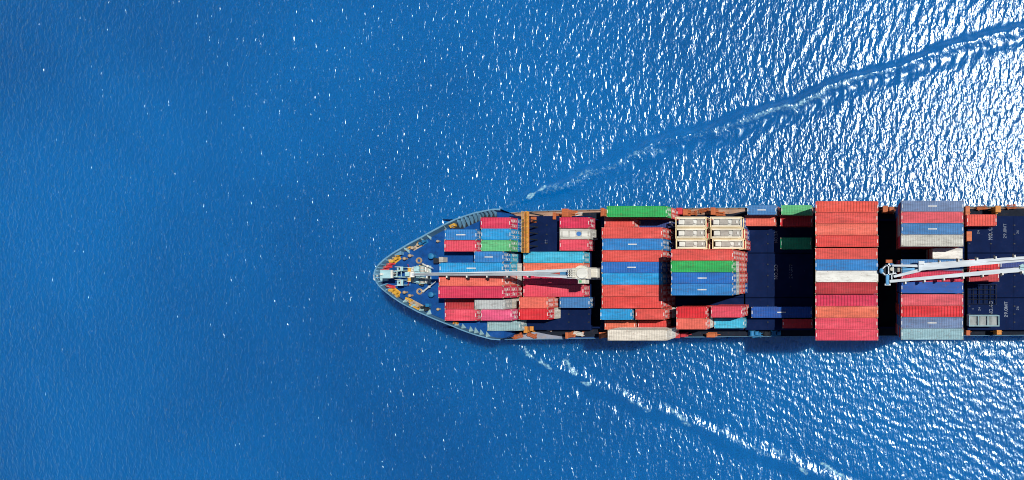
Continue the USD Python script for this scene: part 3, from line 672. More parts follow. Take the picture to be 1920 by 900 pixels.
stack(1748, 1804.5, 465.3, 485.2, 4, 23.4, 20, 'white', 'smooth', 'plain white short container half shaded in the slot of the last full stack', 'plain white short box', ['cream', 'red', 'grey'])
stack(1813, 1869.5, 402, 423.5, 1, Z1, 20, 'rustyred', 'coarse', 'ribbed red short container alone by the starboard rail near the lettering', '')
stack(1817, 1874, 486, 507.5, 1, Z1, 20, 'vividred', 'coarse', 'ribbed vivid red short container showing between the booms on the lettered bay', '')
stack(1817, 1874, 508, 528, 1, Z1, 20, 'dullred', 'flat', 'dull red short container emerging below the lower boom on the lettered bay', '')
stack(1875, 1935, 487, 507.5, 1, Z1, 20, 'navy', 'flat', 'dark navy short container aft of the ribbed vivid red one', '')

# tank containers: open yellow frames with a white tank and grey walkway on top
def tank_kind():
    k = stage.DefinePrim('/World/container_kinds/tank_container', 'Xform')
    L = LEN[20]; hx, hy = L / 2, W0 / 2
    fr = []
    for s in (-1, 1):
        fr += [box(-hx, hx, s * (hy - .08) - .08, s * (hy - .08) + .08, H0 - .16, H0), box(-hx, hx, s * (hy - .08) - .08, s * (hy - .08) + .08, 0, .16)]
        for e in (-1, 1):
            fr.append(box(e * (hx - .08) - .08, e * (hx - .08) + .08, s * (hy - .08) - .08, s * (hy - .08) + .08, .16, H0 - .16))
            fr.append(beam((e * hx * 0.98, s * (hy - .08), 0.2), (e * (hx - 1.1), s * (hy - .08), H0 - .2), .09, .09))
    part(k, 'side_frame', fr, M['frameyellow'])
    for e in (-1, 1):
        part(k, 'end_frame', [box(e * (hx - .1) - .1, e * (hx - .1) + .1, -hy + .16, hy - .16, H0 - .15, H0 - .01), box(e * (hx - .1) - .1, e * (hx - .1) + .1, -hy + .16, hy - .16, 0.01, .15)], M['frameyellow'])
    for s in (-1, 1):
        part(k, 'catwalk', box(-hx + .3, hx - .3, min(s * .66, s * .96), max(s * .66, s * .96), H0 - .14, H0 - .06), M['tankcream'])
    t = trimesh.creation.capsule(height=L - 2.3, radius=1.02, count=[20, 20])
    t.apply_transform(trimesh.transformations.rotation_matrix(math.pi / 2, [0, 1, 0]))
    t.apply_translation([-t.bounds.mean(0)[0], 0, 1.25])
    t.vertices[:, 0] *= (L - 0.5) / (t.bounds[1, 0] - t.bounds[0, 0])
    part(k, 'tank', t, M['tankwhite'], 40)
    for x0, x1 in ((-1.25, 0.35), (1.15, 2.45)):
        part(k, 'walkway', box(x0, x1, -0.55, 0.62, 2.3, 2.38), M['grating'])
    part(k, 'lid', cbox(-2.45, -1.45, -0.5, 0.5, 2.22, 2.42, 0.06), M['tankwhite'])
    mh = trimesh.creation.cylinder(radius=0.34, height=0.3, sections=20); mh.apply_translation([0.75, 0.05, 2.32])
    part(k, 'manhole', mh, M['whitemark'])
    part(k, 'valve_box', cbox(1.9, 2.2, -0.25, 0.35, 2.38, 2.5, 0.03), M['whitemark'])
    return k.GetPath()
TK = tank_kind()
tanks = [(1266, 1325, 406.3, 426.4, 'starboard forward', 'touching the side deck'), (1266, 1325, 426.8, 447.6, 'middle forward', 'with grey walkway'), (1267, 1326, 448, 467, 'inboard forward', 'next to the long red container'),
         (1331, 1391, 406.3, 426.4, 'starboard aft', 'with a slanting blue shadow'), (1332, 1393, 426.8, 447.6, 'middle aft', 'half in blue shadow'), (1335, 1395, 448, 467, 'inboard aft', 'beside the dark open bay')]
for x0, x1, y0, y1, w, more in tanks:
    zt = 21.0
    a, b = U(x0, y1, zt), U(x1, y0, zt)
    for t in range(3):
        h = (zt - Z_HATCH - .02) / 3
        top = zt - t * h
        if t == 0:
            x = UsdGeom.Xform.Define(stage, '/World/' + numbered('tank_container'))
            x.AddTranslateOp().Set(Gf.Vec3d(float(a[0] + b[0]) / 2, float(a[1] + b[1]) / 2, float(top - h)))
            x.AddScaleOp().Set(Gf.Vec3f(float((b[0] - a[0] - .04) / LEN[20]), float((b[1] - a[1] - .03) / W0), float(h / H0)))
            x.GetPrim().GetReferences().AddInternalReference(TK)
            x.GetPrim().SetInstanceable(True)
            tag(x.GetPrim(), f'white tank in a yellow frame, {w} of six, {more}', 'tank container', 'tank containers in yellow frames')
        else:
            col = rng.choice(['dullred', 'red', 'royal'])
            put_container(a[0] + .02, b[0] - .02, a[1] + .015, b[1] - .015, top - h + .012, top, 20, col, 'fine', f'{WORDS[col]} container on tier {ORD[t]} below the {w} tank frame')

# open topped container with a grey tarpaulin
a, b = U(1817, 612, Z1), U(1874, 591, Z1)
ot = thing('open_top_container', 'open topped pale grey container with sagging tarpaulin on the lettered bay', 'open container', group='containers stacked on the ship')
fr = [box(a[0], b[0], a[1], a[1] + .2, Z_HATCH + .02, Z1), box(a[0], b[0], b[1] - .2, b[1], Z_HATCH + .02, Z1), box(a[0], a[0] + .2, a[1] + .2, b[1] - .2, Z_HATCH + .02, Z1 - .003), box(b[0] - .2, b[0], a[1] + .2, b[1] - .2, Z_HATCH + .02, Z1 - .003)]
for m_, nm in zip(fr, ('side_wall', 'side_wall', 'front_wall', 'end_wall')):
    part(ot, nm, m_, PAINT['ice'])
gxs, gys = np.linspace(a[0] + .2, b[0] - .2, 26), np.linspace(a[1] + .2, b[1] - .2, 12)
TX, TY = np.meshgrid(gxs, gys, indexing='ij')
tz = Z1 - 0.35 + 0.3 * meshkit.fbm(np.stack([TX * .7, TY * .7, 0 * TX], -1), 3, 5) - 0.25 * np.abs(np.sin(TX * 1.3))
ti = np.arange(TX.size).reshape(TX.shape)
part(ot, 'tarpaulin', trimesh.Trimesh(np.c_[TX.ravel(), TY.ravel(), tz.ravel()], np.vstack([np.c_[ti[:-1, :-1].ravel(), ti[1:, :-1].ravel(), ti[1:, 1:].ravel()], np.c_[ti[:-1, :-1].ravel(), ti[1:, 1:].ravel(), ti[:-1, 1:].ravel()]]), process=False), M['tarp'], True)
part(ot, 'roof_beam', box(a[0] + 1.9, a[0] + 2.05, a[1] + .2, b[1] - .2, Z1 - .15, Z1 - .02), PAINT['ice'])
part(ot, 'roof_beam', box(a[0] + 3.9, a[0] + 4.05, a[1] + .2, b[1] - .2, Z1 - .15, Z1 - .02), PAINT['ice'])

# ------------------------------------------------------------------ cranes
def brackets(parent, p, q, n, off, w, mats=('dark', 'tankwhite')):
    p, q = np.asarray(p), np.asarray(q)
    d = (q - p) / np.linalg.norm(q - p); s = np.cross([0, 0, 1.0], d)
    for i in range(n):
        c = p + (q - p) * (i + 0.5) / n
        for k, mt in enumerate(mats):
            cc = c + d * (0.16 * (1 if k else -1))
            part(parent, 'rope_guide', beam(cc + s * off * 0.55 + [0, 0, .25], cc + s * off * (1.5 if k == 0 else 1.2) + [0, 0, .25], 0.26, 0.4), M[mt])

c1 = thing('deck_crane', 'pale ship crane with one long boom laid forward over the bow', 'crane', group='deck cranes')
ped = U(1091, 512.5, 24.0)
base = tube((ped[0], ped[1], Z_DECK), (ped[0], ped[1], 23.6), 1.25, n=28)
part(c1, 'pedestal', base, M['cranecream'], 40)
a, b = U(1098, 520.5, 22.5), U(1119.5, 503.5, 22.5)
part(c1, 'platform', cbox(a[0], b[0], a[1], b[1], 21.2, 22.5, .12), M['cranecream'])
part(c1, 'turntable', tube((ped[0], ped[1], 23.6), (ped[0], ped[1], 24.3), 1.55, n=32), M['cranecream'], 40)
hs = U(1088, 512.5, 26)
part(c1, 'crane_house', [cbox(hs[0] - 1.7, hs[0] + 1.35, hs[1] - 1.05, hs[1] + 1.05, 24.3, 26.0, .15)], M['cranecream'])
dm = tube((hs[0] + .35, hs[1], 26.0), (hs[0] + .35, hs[1], 26.35), 1.08, .95, 28)
part(c1, 'house_dome', dm, M['tankwhite'], 40)
a = U(1076, 519, 26); b = U(1083, 506, 26)
part(c1, 'winch_frame', [beam((x, a[1], 26.1), (x, b[1], 26.1), .14, .2) for x in np.linspace(hs[0] - 2.2, hs[0] - 0.9, 4)] + [beam((hs[0] - 2.3, y, 26.25), (hs[0] - .8, y, 26.25), .12, .2) for y in np.linspace(a[1], b[1], 4)], M['tankwhite'])
part(c1, 'winch_drum', [tube((hs[0] - 2.0, hs[1] - .8, 25.5), (hs[0] - 2.0, hs[1] + .8, 25.5), .42, n=18), tube((hs[0] - 1.1, hs[1] - .8, 25.6), (hs[0] - 1.1, hs[1] + .8, 25.6), .35, n=18)], M['dark'], 40)
part(c1, 'machinery_deck', [cbox(hs[0] - 3.2, hs[0] - 1.7, hs[1] - .75, hs[1] + .75, 24.4, 25.2, .1), cbox(hs[0] - 2.7, hs[0] - 2.3, hs[1] - .35, hs[1] + .35, 25.2, 25.9, .1)], M['craneblue'])
nose = prism([(hs[0] - 3.2, hs[1] - .6), (hs[0] - 3.2, hs[1] + .6), (hs[0] - 4.3, hs[1] + .25), (hs[0] - 4.3, hs[1] - .25)], 24.6, 25.2)
part(c1, 'machinery_nose', nose, M['cranesky'])
zr, zj, zt = 25.6, 24.0, 21.2
JX, JY = 1006, 512.3
j = U(JX, JY, zj)
for yy in (505.5, 520.5):
    r0 = U(1084, yy, zr)
    jj = U(JX - 2, JY + (1.6 if yy > 512 else -1.6), zj)
    part(c1, 'boom_arm', beam(r0, jj, .55, .7, .85, .7), M['crane'])
    part(c1, 'arm_bearing', tube(r0 + [0.2, -.35, -.1], r0 + [0.2, .35, -.1], .42, n=16), M['cranecream'], 40)
part(c1, 'boom_yoke', [beam(U(1014, 506.5, zj + .1), U(1014, 518.5, zj + .1), .35, .6), beam(U(1026, 504.9, zj + .25), U(1026, 519.6, zj + .25), .3, .5)], M['tankwhite'])
tip = U(772, 514.5, zt)
mid = U(JX + 3, JY, zj)
part(c1, 'boom', beam(mid, tip, 1.0, .9, .5, .55), M['crane'])
brackets(c1, U(1012, 512.4, zj), U(786, 514.4, zt), 6, 0.62, 1)
part(c1, 'boom_head', [tube(tip + [0, -.55, -.1], tip + [0, .55, -.1], .45, n=18)], M['tankwhite'], 40)
part(c1, 'hoist_rope', [tube(U(1070, 510, 26.4), U(776, 513.6, zt + .5), .04, n=5), tube(U(1070, 515, 26.4), U(776, 515.4, zt + .5), .04, n=5)], M['dark'])
a = U(1083, 532, 25.2); b = U(1097, 523.5, 25.2)
cb = part(c1, 'cab', cbox(a[0], b[0], a[1], b[1], 23.4, 25.2, .12), M['cranecream'])
part(cb, 'window', box(a[0] - .02, a[0] + .02, a[1] + .12, b[1] - .12, 24.2, 25.0), M['dark'])
part(cb, 'roof_hatch', cbox(a[0] + .3, a[0] + .8, a[1] + .2, b[1] - .2, 25.2, 25.3, .03), PAINT['palegreen'])
part(c1, 'ladder', [tube((ped[0] + 1.32, ped[1] + s * .2, Z_HATCH), (ped[0] + 1.32, ped[1] + s * .2, 21.2), .04, n=5) for s in (-1, 1)] + [tube((ped[0] + 1.32, ped[1] - .2, z), (ped[0] + 1.32, ped[1] + .2, z), .03, n=5) for z in np.arange(Z_HATCH + .3, 21.2, .4)], M['rod'])

c2 = thing('deck_crane', 'blue and white ship crane with twin booms spread aft over the last full stack', 'crane', group='deck cranes')
ZR = 28.6
pv = U(1669, 507, 27)
part(c2, 'pedestal', tube((pv[0], pv[1], Z_DECK), (pv[0], pv[1], 26.4), 1.15, n=28), M['crane'], 40)
part(c2, 'turntable', tube((pv[0], pv[1], 26.4), (pv[0], pv[1], 26.9), 1.4, n=28), M['craneblue'], 40)
fz = 28.2
def fb(x0, y0, x1, y1, w=.22, h=.3, z=fz):
    return beam(U(x0, y0, z), U(x1, y1, z), w, h)
part(c2, 'crane_house', [cbox(pv[0] - 1.25, pv[0] + 1.0, pv[1] - 1.0, pv[1] + .9, 26.9, 27.7, .1)], M['dark'])
part(c2, 'house_frame', [fb(1660, 498, 1682, 498), fb(1666, 496, 1666, 530), fb(1675, 498, 1675, 512), fb(1682, 497.5, 1692, 497.5), fb(1691, 498, 1691, 511), fb(1660, 516, 1680, 512), fb(1655, 504, 1662, 497), fb(1655, 511, 1662, 517), fb(1672, 512, 1672, 524)], M['crane'])
part(c2, 'house_post', [tube(U(x, y, 26.9), U(x, y, fz), .1, n=8) for x, y in ((1660, 498), (1682, 498), (1660, 516), (1680, 513), (1691, 511))], M['crane'])
bl = trimesh.creation.icosphere(3, 0.5); bl.apply_scale([.8, 1, .7]); bl.apply_translation(U(1652.5, 508, fz))
part(c2, 'sheave_block', bl, M['cranesky'], 40)
dsc = tube(U(1672.5, 504.5, 27.7), U(1672.5, 504.5, 28.35), .36, n=24)
part(c2, 'winch_cap', dsc, M['cranecream'], 40)
part(c2, 'winch_drum', [tube(U(1685, 502, 27.6), U(1685, 510, 27.6), .4, n=18)], M['grating'], 40)
part(c2, 'cross_head', [cbox(*sorted((U(1661, 0, fz)[0], U(1667, 0, fz)[0])), *sorted((U(0, 534, fz)[1], U(0, 515, fz)[1])), 27.2, 28.5, .08)], M['cranesky'])
part(c2, 'cross_foot', [fb(1659, 533.5, 1670, 533.5, .3, .4)], M['crane'])
a, b = U(1661, 493, 28.0), U(1673, 487, 28.0)
part(c2, 'equipment_box', cbox(a[0], b[0], a[1], b[1], 27.2, 28.1, .08), M['rustorange'])
part(c2, 'box_bracket', beam(U(1667, 492.5, 27.6), U(1667, 499, 27.6), .3, .3), M['crane'])
z0, z1b, z2 = 28.4, 29.0, 30.6
part(c2, 'boom_arm', beam(U(1673, 498, z0), U(1725, 498.5, z1b), .35, .6, .5, .6), M['crane'])
part(c2, 'boom_arm', beam(U(1676, 518.5, z0), U(1725, 506.5, z1b), .45, .6, .6, .6), M['crane'])
web = prism([tuple(U(1692, 499.5, z0)[:2]), tuple(U(1723, 499.5, z0)[:2]), tuple(U(1723, 506, z0)[:2]), tuple(U(1692, 511.5, z0)[:2])], z0 + .05, z0 + .15)
part(c2, 'boom_web', web, M['cranesky'])
part(c2, 'boom_joint', [beam(U(1725, 491.5, z1b + .3), U(1725, 508, z1b + .3), .5, .5), cbox(*(lambda p: (p[0] - .55, p[0] + .55, p[1] - .35, p[1] + .35))(U(1727, 493, z1b)), z1b, z1b + .7, .1)], M['crane'])
e1 = U(1990, 480, z2 + .6)
part(c2, 'boom', beam(U(1725, 500.5, z1b), e1, 1.35, .8, .8, .7), M['crane'])
s2, e2 = U(1668, 527.5, z0), U(1990, 498.5, z2 + .6)
part(c2, 'boom', beam(s2, e2, .5, .6, 1.0, .8), M['crane'])
brackets(c2, U(1744, 499, z1b + .1), e1, 7, 0.72, 1)
brackets(c2, U(1678, 526.5, z0 + .1), U(1970, 500, z2 + .5), 8, -0.62, 1)
a, b = U(1917, 496, z2), U(1917, 514, z2)
part(c2, 'boom_tie', [beam(a + [-.3, 0, 0], b + [.6, 0, 0], .8, .5), beam(U(1912, 501, z2 + .2), U(1926, 506, z2 + .2), .6, .5)], M['machinery'])
part(c2, 'hoist_rope', [tube(U(1690, 503, fz + .4), U(1980, 482, z2 + 1.2), .04, n=5), tube(U(1690, 508, fz + .4), U(1980, 499, z2 + 1.2), .04, n=5)], M['dark'])

# ------------------------------------------------------------------ forecastle gear
def at(px, py, z=Z_FC):
    return U(px, py, z)

def fairlead(px, py, rz, mat, label, L=2.2, w=0.9, group='roller fairleads by the bulwark'):
    t = thing('roller_fairlead', label, 'fairlead', at(px, py), rz, group)
    part(t, 'base_plate', cbox(-L / 2, L / 2, -w / 2, w / 2, 0, .12, .03), M[mat])
    for s in (-1, 1):
        part(t, 'bracket', cbox(s * L / 2 - .14, s * L / 2 + .14, -w / 2 + .03, w / 2 - .03, .12, .75, .05), M[mat])
    for i in range(3):
        part(t, 'roller', tube((-L / 3 + i * L / 3, 0, .12), (-L / 3 + i * L / 3, 0, .7), .2, n=14), M['castings'], 40)
    part(t, 'top_bar', cbox(-L / 2 - .16, L / 2 + .16, w / 2 - .22, w / 2 + .05, .5, .85, .05), M[mat])
def bollard(px, py, rz, mat, label, L=1.2, r=.24):
    t = thing('twin_bollard', label, 'bollard', at(px, py), rz, 'twin bollards on the forecastle')
    part(t, 'base_plate', cbox(-L, L, -.4, .4, 0, .1, .03), M[mat])
    for s in (-1, 1):
        p = part(t, 'post', tube((s * L * .55, 0, .1), (s * L * .55, 0, .85), r, n=16), M[mat], 40)
        part(p, 'cap', tube((s * L * .55, 0, .85), (s * L * .55, 0, .98), r * 1.3, n=16), M[mat], 40)
fairlead(741.5, 483.5, 38, 'yellow', 'yellow roller fairlead nearest the stem on the starboard bulwark', 2.1, .9)
fairlead(779, 456.5, 30, 'yellow', 'long yellow box shaped fairlead on the starboard bulwark', 1.9, .75)
fairlead(767.5, 466, 30, 'yellow', 'small yellow fairlead just forward of the long starboard one', 0.9, .5)
fairlead(741, 550.5, -38, 'yellow', 'yellow roller fairlead nearest the stem on the port bulwark', 2.1, .7)
fairlead(780, 577, -28, 'yellow', 'long yellow box shaped fairlead on the port bulwark', 1.9, .6)
fairlead(769, 563, -28, 'yellow', 'chunky yellow fairlead just forward of the long port one', 1.0, .8)
fairlead(852, 424, 25, 'yellow', 'yellow fairlead tucked between starboard stays and the foremost blue container', 0.9, .6)
fairlead(857, 605.5, -22, 'orange', 'small orange fairlead beside the foremost port container', 0.6, .6)
bollard(784, 462, 30, 'castings', 'rust brown twin bollard inside the long starboard fairlead')
bollard(744.5, 487.5, 38, 'yellow', 'yellow twin bollard behind the foremost starboard fairlead', .9)
bollard(783, 570.5, -28, 'castings', 'rust brown twin bollard inside the long port fairlead')
bollard(744, 546, -38, 'yellow', 'yellow twin bollard behind the foremost port fairlead', .9)
bollard(796, 455, 30, 'blueequip', 'blue twin bollard aft along the starboard bulwark', .8)
bollard(800, 578, -28, 'dark', 'dark twin bollard aft along the port bulwark', .8)
bollard(710.5, 519.5, 90, 'tankwhite', 'white twin bollard with round caps close behind the stem', .55, .33)
# red lead chain gear in the bow
for px, py, rz, lab in ((733, 495.5, 20, 'red chain stopper furthest from the stem on the starboard bow'), (727, 501, 15, 'bright red chain stopper in the middle of three on the starboard bow'), (721.5, 507, 8, 'red chain stopper closest to the stem behind a dark stay'), (733, 537, -12, 'lone dark red chain stopper on the port bow'), (707, 515.8, 0, 'small red block stopper right at the stem')):
    t = thing('chain_stopper', lab, 'chain stopper', at(px, py), rz, 'red chain stoppers in the bow')
    L = .55 if px == 707 else .95
    part(t, 'base_plate', cbox(-L, L, -.34, .34, 0, .14, .03), M['redlead'])
    v = np.array([(-L * .9, -.28, .14), (L * .9, -.28, .14), (L * .9, .28, .14), (-L * .9, .28, .14), (-L * .3, -.2, .8), (L * .7, -.2, .62), (L * .7, .2, .62), (-L * .3, .2, .8)])
    part(t, 'jaw', trimesh.Trimesh(v).convex_hull, M['redlead'])
    part(t, 'pawl', beam((-L, 0, .35), (L * .2, 0, .95), .16, .12), M['castings'])
# mushroom ventilators
def vent(px, py, r, h, mat, lab):
    t = thing('mushroom_vent', lab, 'ventilator', at(px, py), 0, 'mushroom ventilators on the forecastle')
    part(t, 'trunk', tube((0, 0, 0), (0, 0, h), r * .6, n=16), M[mat], 40)
    prof = np.array([(r * .55, h - .05), (r, h), (r, h + .12), (r * .7, h + .28), (0.0, h + .36)])
    part(t, 'cowl', trimesh.creation.revolve(prof, sections=22), M[mat], 40)
for px, py, r, h, mat, lab in ((763.5, 485, .34, .8, 'rope', 'tan mushroom vent between the starboard winch and bulwark'), (773.5, 479.5, .36, .8, 'castings', 'rust pink mushroom vent by the starboard rope coil'), (763.5, 548, .33, .8, 'rope', 'tan mushroom vent on the port side by the winch'), (773.5, 554, .34, .8, 'rope', 'tan mushroom vent behind the port fairleads'),
                               (815, 480.5, .62, 1.1, 'blueequip', 'big blue mushroom vent beside the starboard container stack'), (815, 552, .56, 1.1, 'blueequip', 'big blue mushroom vent beside the port container stack'), (824.5, 452.5, .28, .6, 'castings', 'small rusty vent near the foremost pinkish red container'), (825, 579.5, .3, .6, 'rope', 'small tan vent near the foremost port container'), (749, 519, .26, .7, 'cranecream', 'cream vent beside the foremast legs'), (752, 504, .26, .7, 'redlead', 'pale red vent on the starboard side of the foremast')):
    vent(px, py, r, h, mat, lab)
# rope coils
for px, py, lab in ((786, 488.5, 'coil of tan mooring rope to starboard of the windlass'), (787, 546.5, 'coil of tan mooring rope to port of the windlass')):
    t = thing('rope_coil', lab, 'rope', at(px, py), 0, 'coiled mooring ropes')
    for i, (r, z) in enumerate(((.62, .06), (.5, .07), (.37, .06), (.56, .15))):
        tr = trimesh.creation.torus(r, .055, major_sections=24, minor_sections=7); tr.apply_translation([0, 0, z])
        part(t, 'rope_turn', tr, M['rope'], 40)
# slanting white davits
for a, b, lab in (((793, 495.5), (812, 503), 'white jointed davit arm slanting aft on the starboard side'), ((794, 546), (817, 528), 'white jointed davit arm slanting aft on the port side')):
    t = thing('davit', lab, 'davit', (0, 0, 0), 0, 'davits either side of the windlass')
    p, q = at(*a, Z_FC + .8), at(*b, Z_FC + 2.0)
    part(t, 'foot', tube(at(*a), p, .3, .2, 14), M['tankwhite'], 40)
    part(t, 'arm', tube(p, p + (q - p) * .45, .17, .14, 10), M['tankwhite'], 40)
    part(t, 'joint', tube(p + (q - p) * .43, p + (q - p) * .5, .24, n=12), M['tankwhite'], 40)
    part(t, 'jib', tube(p + (q - p) * .5, q, .11, .06, 10), M['tankwhite'], 40)
# windlasses: two sets, starboard and port, beside the boom
def windlass(px, py, sgn, lab):
    t = thing('anchor_windlass', lab, 'windlass', at(px, py), 0, 'windlasses beside the boom')
    part(t, 'bed_plate', cbox(-1.55, 1.55, -.75, .75, 0, .22, .04), M['machinery'])
    part(t, 'gear_case', cbox(-1.4, -.35, -.5, .6, .22, 1.2, .12), M['machinery'])
    part(t, 'motor', tube((-1.9, sgn * .2, .65), (-1.35, sgn * .2, .65), .34, n=16), M['cranecream'], 40)
    part(t, 'drum', tube((.15, -.62, .75), (.15, .62, .75), .42, n=20), M['grating'], 40)
    for y in (-.66, .0, .66):
        part(t, 'flange', tube((.15, y - .05, .75), (.15, y + .05, .75), .66, n=22), M['machinery'], 40)
    part(t, 'brake_band', [cbox(.85, 1.1, -.5, .5, .22, 1.05, .06), cbox(1.15, 1.4, -.65, -.25, .22, .9, .06)], M['tankwhite'])
    part(t, 'warping_head', tube((.15, sgn * .8, .75), (.15, sgn * 1.15, .75), .26, .34, 16), M['dark'], 40)
    part(t, 'control_stand', cbox(-.25, -.05, sgn * .8 - .1, sgn * .8 + .1, .22, 1.2, .04), M['yellow'])
    part(t, 'pipe', [tube((-1.8, -sgn * .6, .3), (1.7, -sgn * .6, .3), .06, n=6), tube((1.3, -.6, .3), (1.3, .6, .3), .06, n=6)], M['tankwhite'])
windlass(795, 505, 1, 'pale blue windlass with drum on the starboard side of the boom')
windlass(795, 525.5, -1, 'pale blue windlass with drum on the port side of the boom')
# smaller winches by the foremast
for px, py, sg, lab in ((771, 506, 1, 'small cream and white winch ahead of the starboard windlass'), (771, 524, -1, 'small cream and white winch ahead of the port windlass')):
    t = thing('mooring_winch', lab, 'winch', at(px, py), 0, 'small winches ahead of the windlasses')
    part(t, 'bed_plate', cbox(-.55, .95, -.55, .55, 0, .16, .03), M['machinery'])
    part(t, 'drum', tube((0, -.4, .5), (0, .4, .5), .32, n=18), M['yellow'], 40)
    for y in (-.44, .44):
        part(t, 'flange', tube((0, y - .05, .5), (0, y + .05, .5), .48, n=18), M['tankwhite'], 40)
    part(t, 'motor', cbox(.45, .95, -.3, .3, .16, .8, .06), M['cranecream'])
    part(t, 'lever', tube((-.2, sg * .5, .3), (.3, sg * 1.15, 1.4), .06, n=6), M['redlead'])
# foremast with wing platforms and boom rest
fm = thing('foremast', 'pale blue foremast with wing platforms standing behind the stem', 'mast')
mz = 20.4
m0 = at(757, 514)
for dx, dy in ((-.9, -.7), (-.9, .7), (.9, 0.7), (.9, -.7)):
    part(fm, 'leg', tube((m0[0] + dx, m0[1] + dy, Z_FC), (m0[0] + dx * .6, m0[1] + dy * .6, mz - .2), .14, .11, 10), M['machinery'], 40)
part(fm, 'top_platform', [cbox(m0[0] - 1.0, m0[0] + 1.4, m0[1] - .85, m0[1] + .85, mz - .2, mz, .05)], M['machinery'])
part(fm, 'boom_rest', [cbox(m0[0] + 1.3, m0[0] + 1.55, m0[1] - .8, m0[1] + .8, mz - .2, mz + .25, .05)], M['tankwhite'])
for s, y0, y1 in ((1, 500, 508), (-1, 524, 536)):
    a, b = U(739, y1, Z_FC + 2.4), U(755, y0, Z_FC + 2.4)
    w = part(fm, 'wing_platform', cbox(a[0] + .55, b[0], a[1], b[1], Z_FC + 2.25, Z_FC + 2.4, .03), M['machinery'])
    part(w, 'support', [tube((x, y, Z_FC), (x, y, Z_FC + 2.25), .08, n=8) for x in (a[0] + .8, b[0] - .2) for y in (a[1] + .15, b[1] - .15)], M['machinery'])
    part(w, 'guard_rail', [tube((a[0] + .6, y, Z_FC + 3.0), (b[0], y, Z_FC + 3.0), .05, n=6) for y in (a[1] + .05, b[1] - .05)] + [tube((b[0] - .05, a[1], Z_FC + 3.0), (b[0] - .05, b[1], Z_FC + 3.0), .05, n=6)], M['tankwhite'])
    part(w, 'hatch', cbox(b[0] - .8, b[0] - .4, (a[1] + b[1]) / 2 - .2, (a[1] + b[1]) / 2 + .2, Z_FC + 2.4, Z_FC + 2.5, .03), M['dark'])
part(fm, 'cross_brace', [tube((m0[0] - .9, m0[1] + s * .7, Z_FC + .4), (m0[0] + .7, m0[1] + s * .5, mz - .5), .07, n=6) for s in (-1, 1)] + [tube((m0[0] + .8, m0[1] - .6, z), (m0[0] + .8, m0[1] + .6, z), .07, n=6) for z in (17, 18.2, 19.4)], M['machinery'])
part(fm, 'lamp', cbox(m0[0] - .7, m0[0] - .3, m0[1] - .2, m0[1] + .2, mz, mz + .45, .05), M['tankwhite'])
part(fm, 'walkway', cbox(m0[0] + 1.5, m0[0] + 4.6, m0[1] - .45, m0[1] + .45, Z_FC + 1.6, Z_FC + 1.75, .03), M['machinery'])
part(fm, 'walkway_leg', [tube((m0[0] + x, m0[1] + y, Z_FC), (m0[0] + x, m0[1] + y, Z_FC + 1.6), .07, n=6) for x in (1.8, 4.3) for y in (-.35, .35)], M['machinery'])
part(fm, 'forward_stay', [beam(at(722, 513, Z_FC + .4), (m0[0] - .8, m0[1] + .3, mz - 2.2), .25, .2), beam(at(722, 518, Z_FC + .4), (m0[0] - .8, m0[1] - .3, mz - 2.2), .22, .2)], M['machinery'])
# pipes and lockers scattered on the forecastle
for px, py, sx, sy, h, mat, lab in ((735, 519, .5, .35, .7, 'machinery', 'pale locker just ahead of the foremast'), (729, 512, .4, .3, .5, 'tankwhite', 'small white locker between the bow stays'), (742, 513, .45, .4, .9, 'cranecream', 'cream locker under the foremast'), (835.5, 487, .4, .5, 1.4, 'grating', 'grey locker in front of the dark gap by the boom'), (721, 524, .9, .3, .35, 'machinery', 'long pale locker low on the port bow'), (752, 474.5, .6, .4, .9, 'bulwark', 'pale blue locker beside the foremost starboard fairlead'),
                                    (806, 572, .3, .3, .8, 'blueequip', 'small blue locker near the port bulwark'), (824, 489, .4, .5, 1.2, 'dark', 'dark winch locker by the starboard container stack')):
    t = thing('deck_locker', lab, 'locker', at(px, py), 0, 'lockers on the forecastle')
    part(t, 'body', cbox(-sx, sx, -sy, sy, 0, h, .05), M[mat])
    part(t, 'lid', cbox(-sx - .04, sx + .04, -sy - .04, sy + .04, h, h + .08, .03), M[mat])
    part(t, 'handle', box(-.1, .1, sy + .04, sy + .09, h * .6, h * .6 + .06), M['dark'])

# ------------------------------------------------------------------ side deck: lashing bridge, posts, lashing gear
lb = thing('lashing_bridge', 'orange lashing bridge standing across the deck behind the foremost bay', 'lashing bridge')
a, b = U(982.5, 474, 17.6), U(991, 396.5, 17.6)
part(lb, 'catwalk', cbox(a[0], b[0], a[1], b[1], 17.35, 17.6, .04), M['orange'])
for y in np.linspace(a[1] + .2, b[1] - .2, 7):
    part(lb, 'post', box(a[0] + .3, a[0] + .6, y - .12, y + .12, Z_DECK, 17.35), M['dark'])
for x in (a[0] + .04, b[0] - .04):
    part(lb, 'guard_rail', [tube((x, a[1], 18.5), (x, b[1], 18.5), .05, n=6), tube((x, a[1], 18.05), (x, b[1], 18.05), .04, n=6)] + [tube((x, y, 17.6), (x, y, 18.5), .04, n=6) for y in np.linspace(a[1], b[1], 9)], M['yellow'])
for y in np.linspace(a[1] + .8, b[1] - .8, 6):
    part(lb, 'grating', box(a[0] + .15, b[0] - .15, y - .35, y + .35, 17.6, 17.63), M['rustorange'])

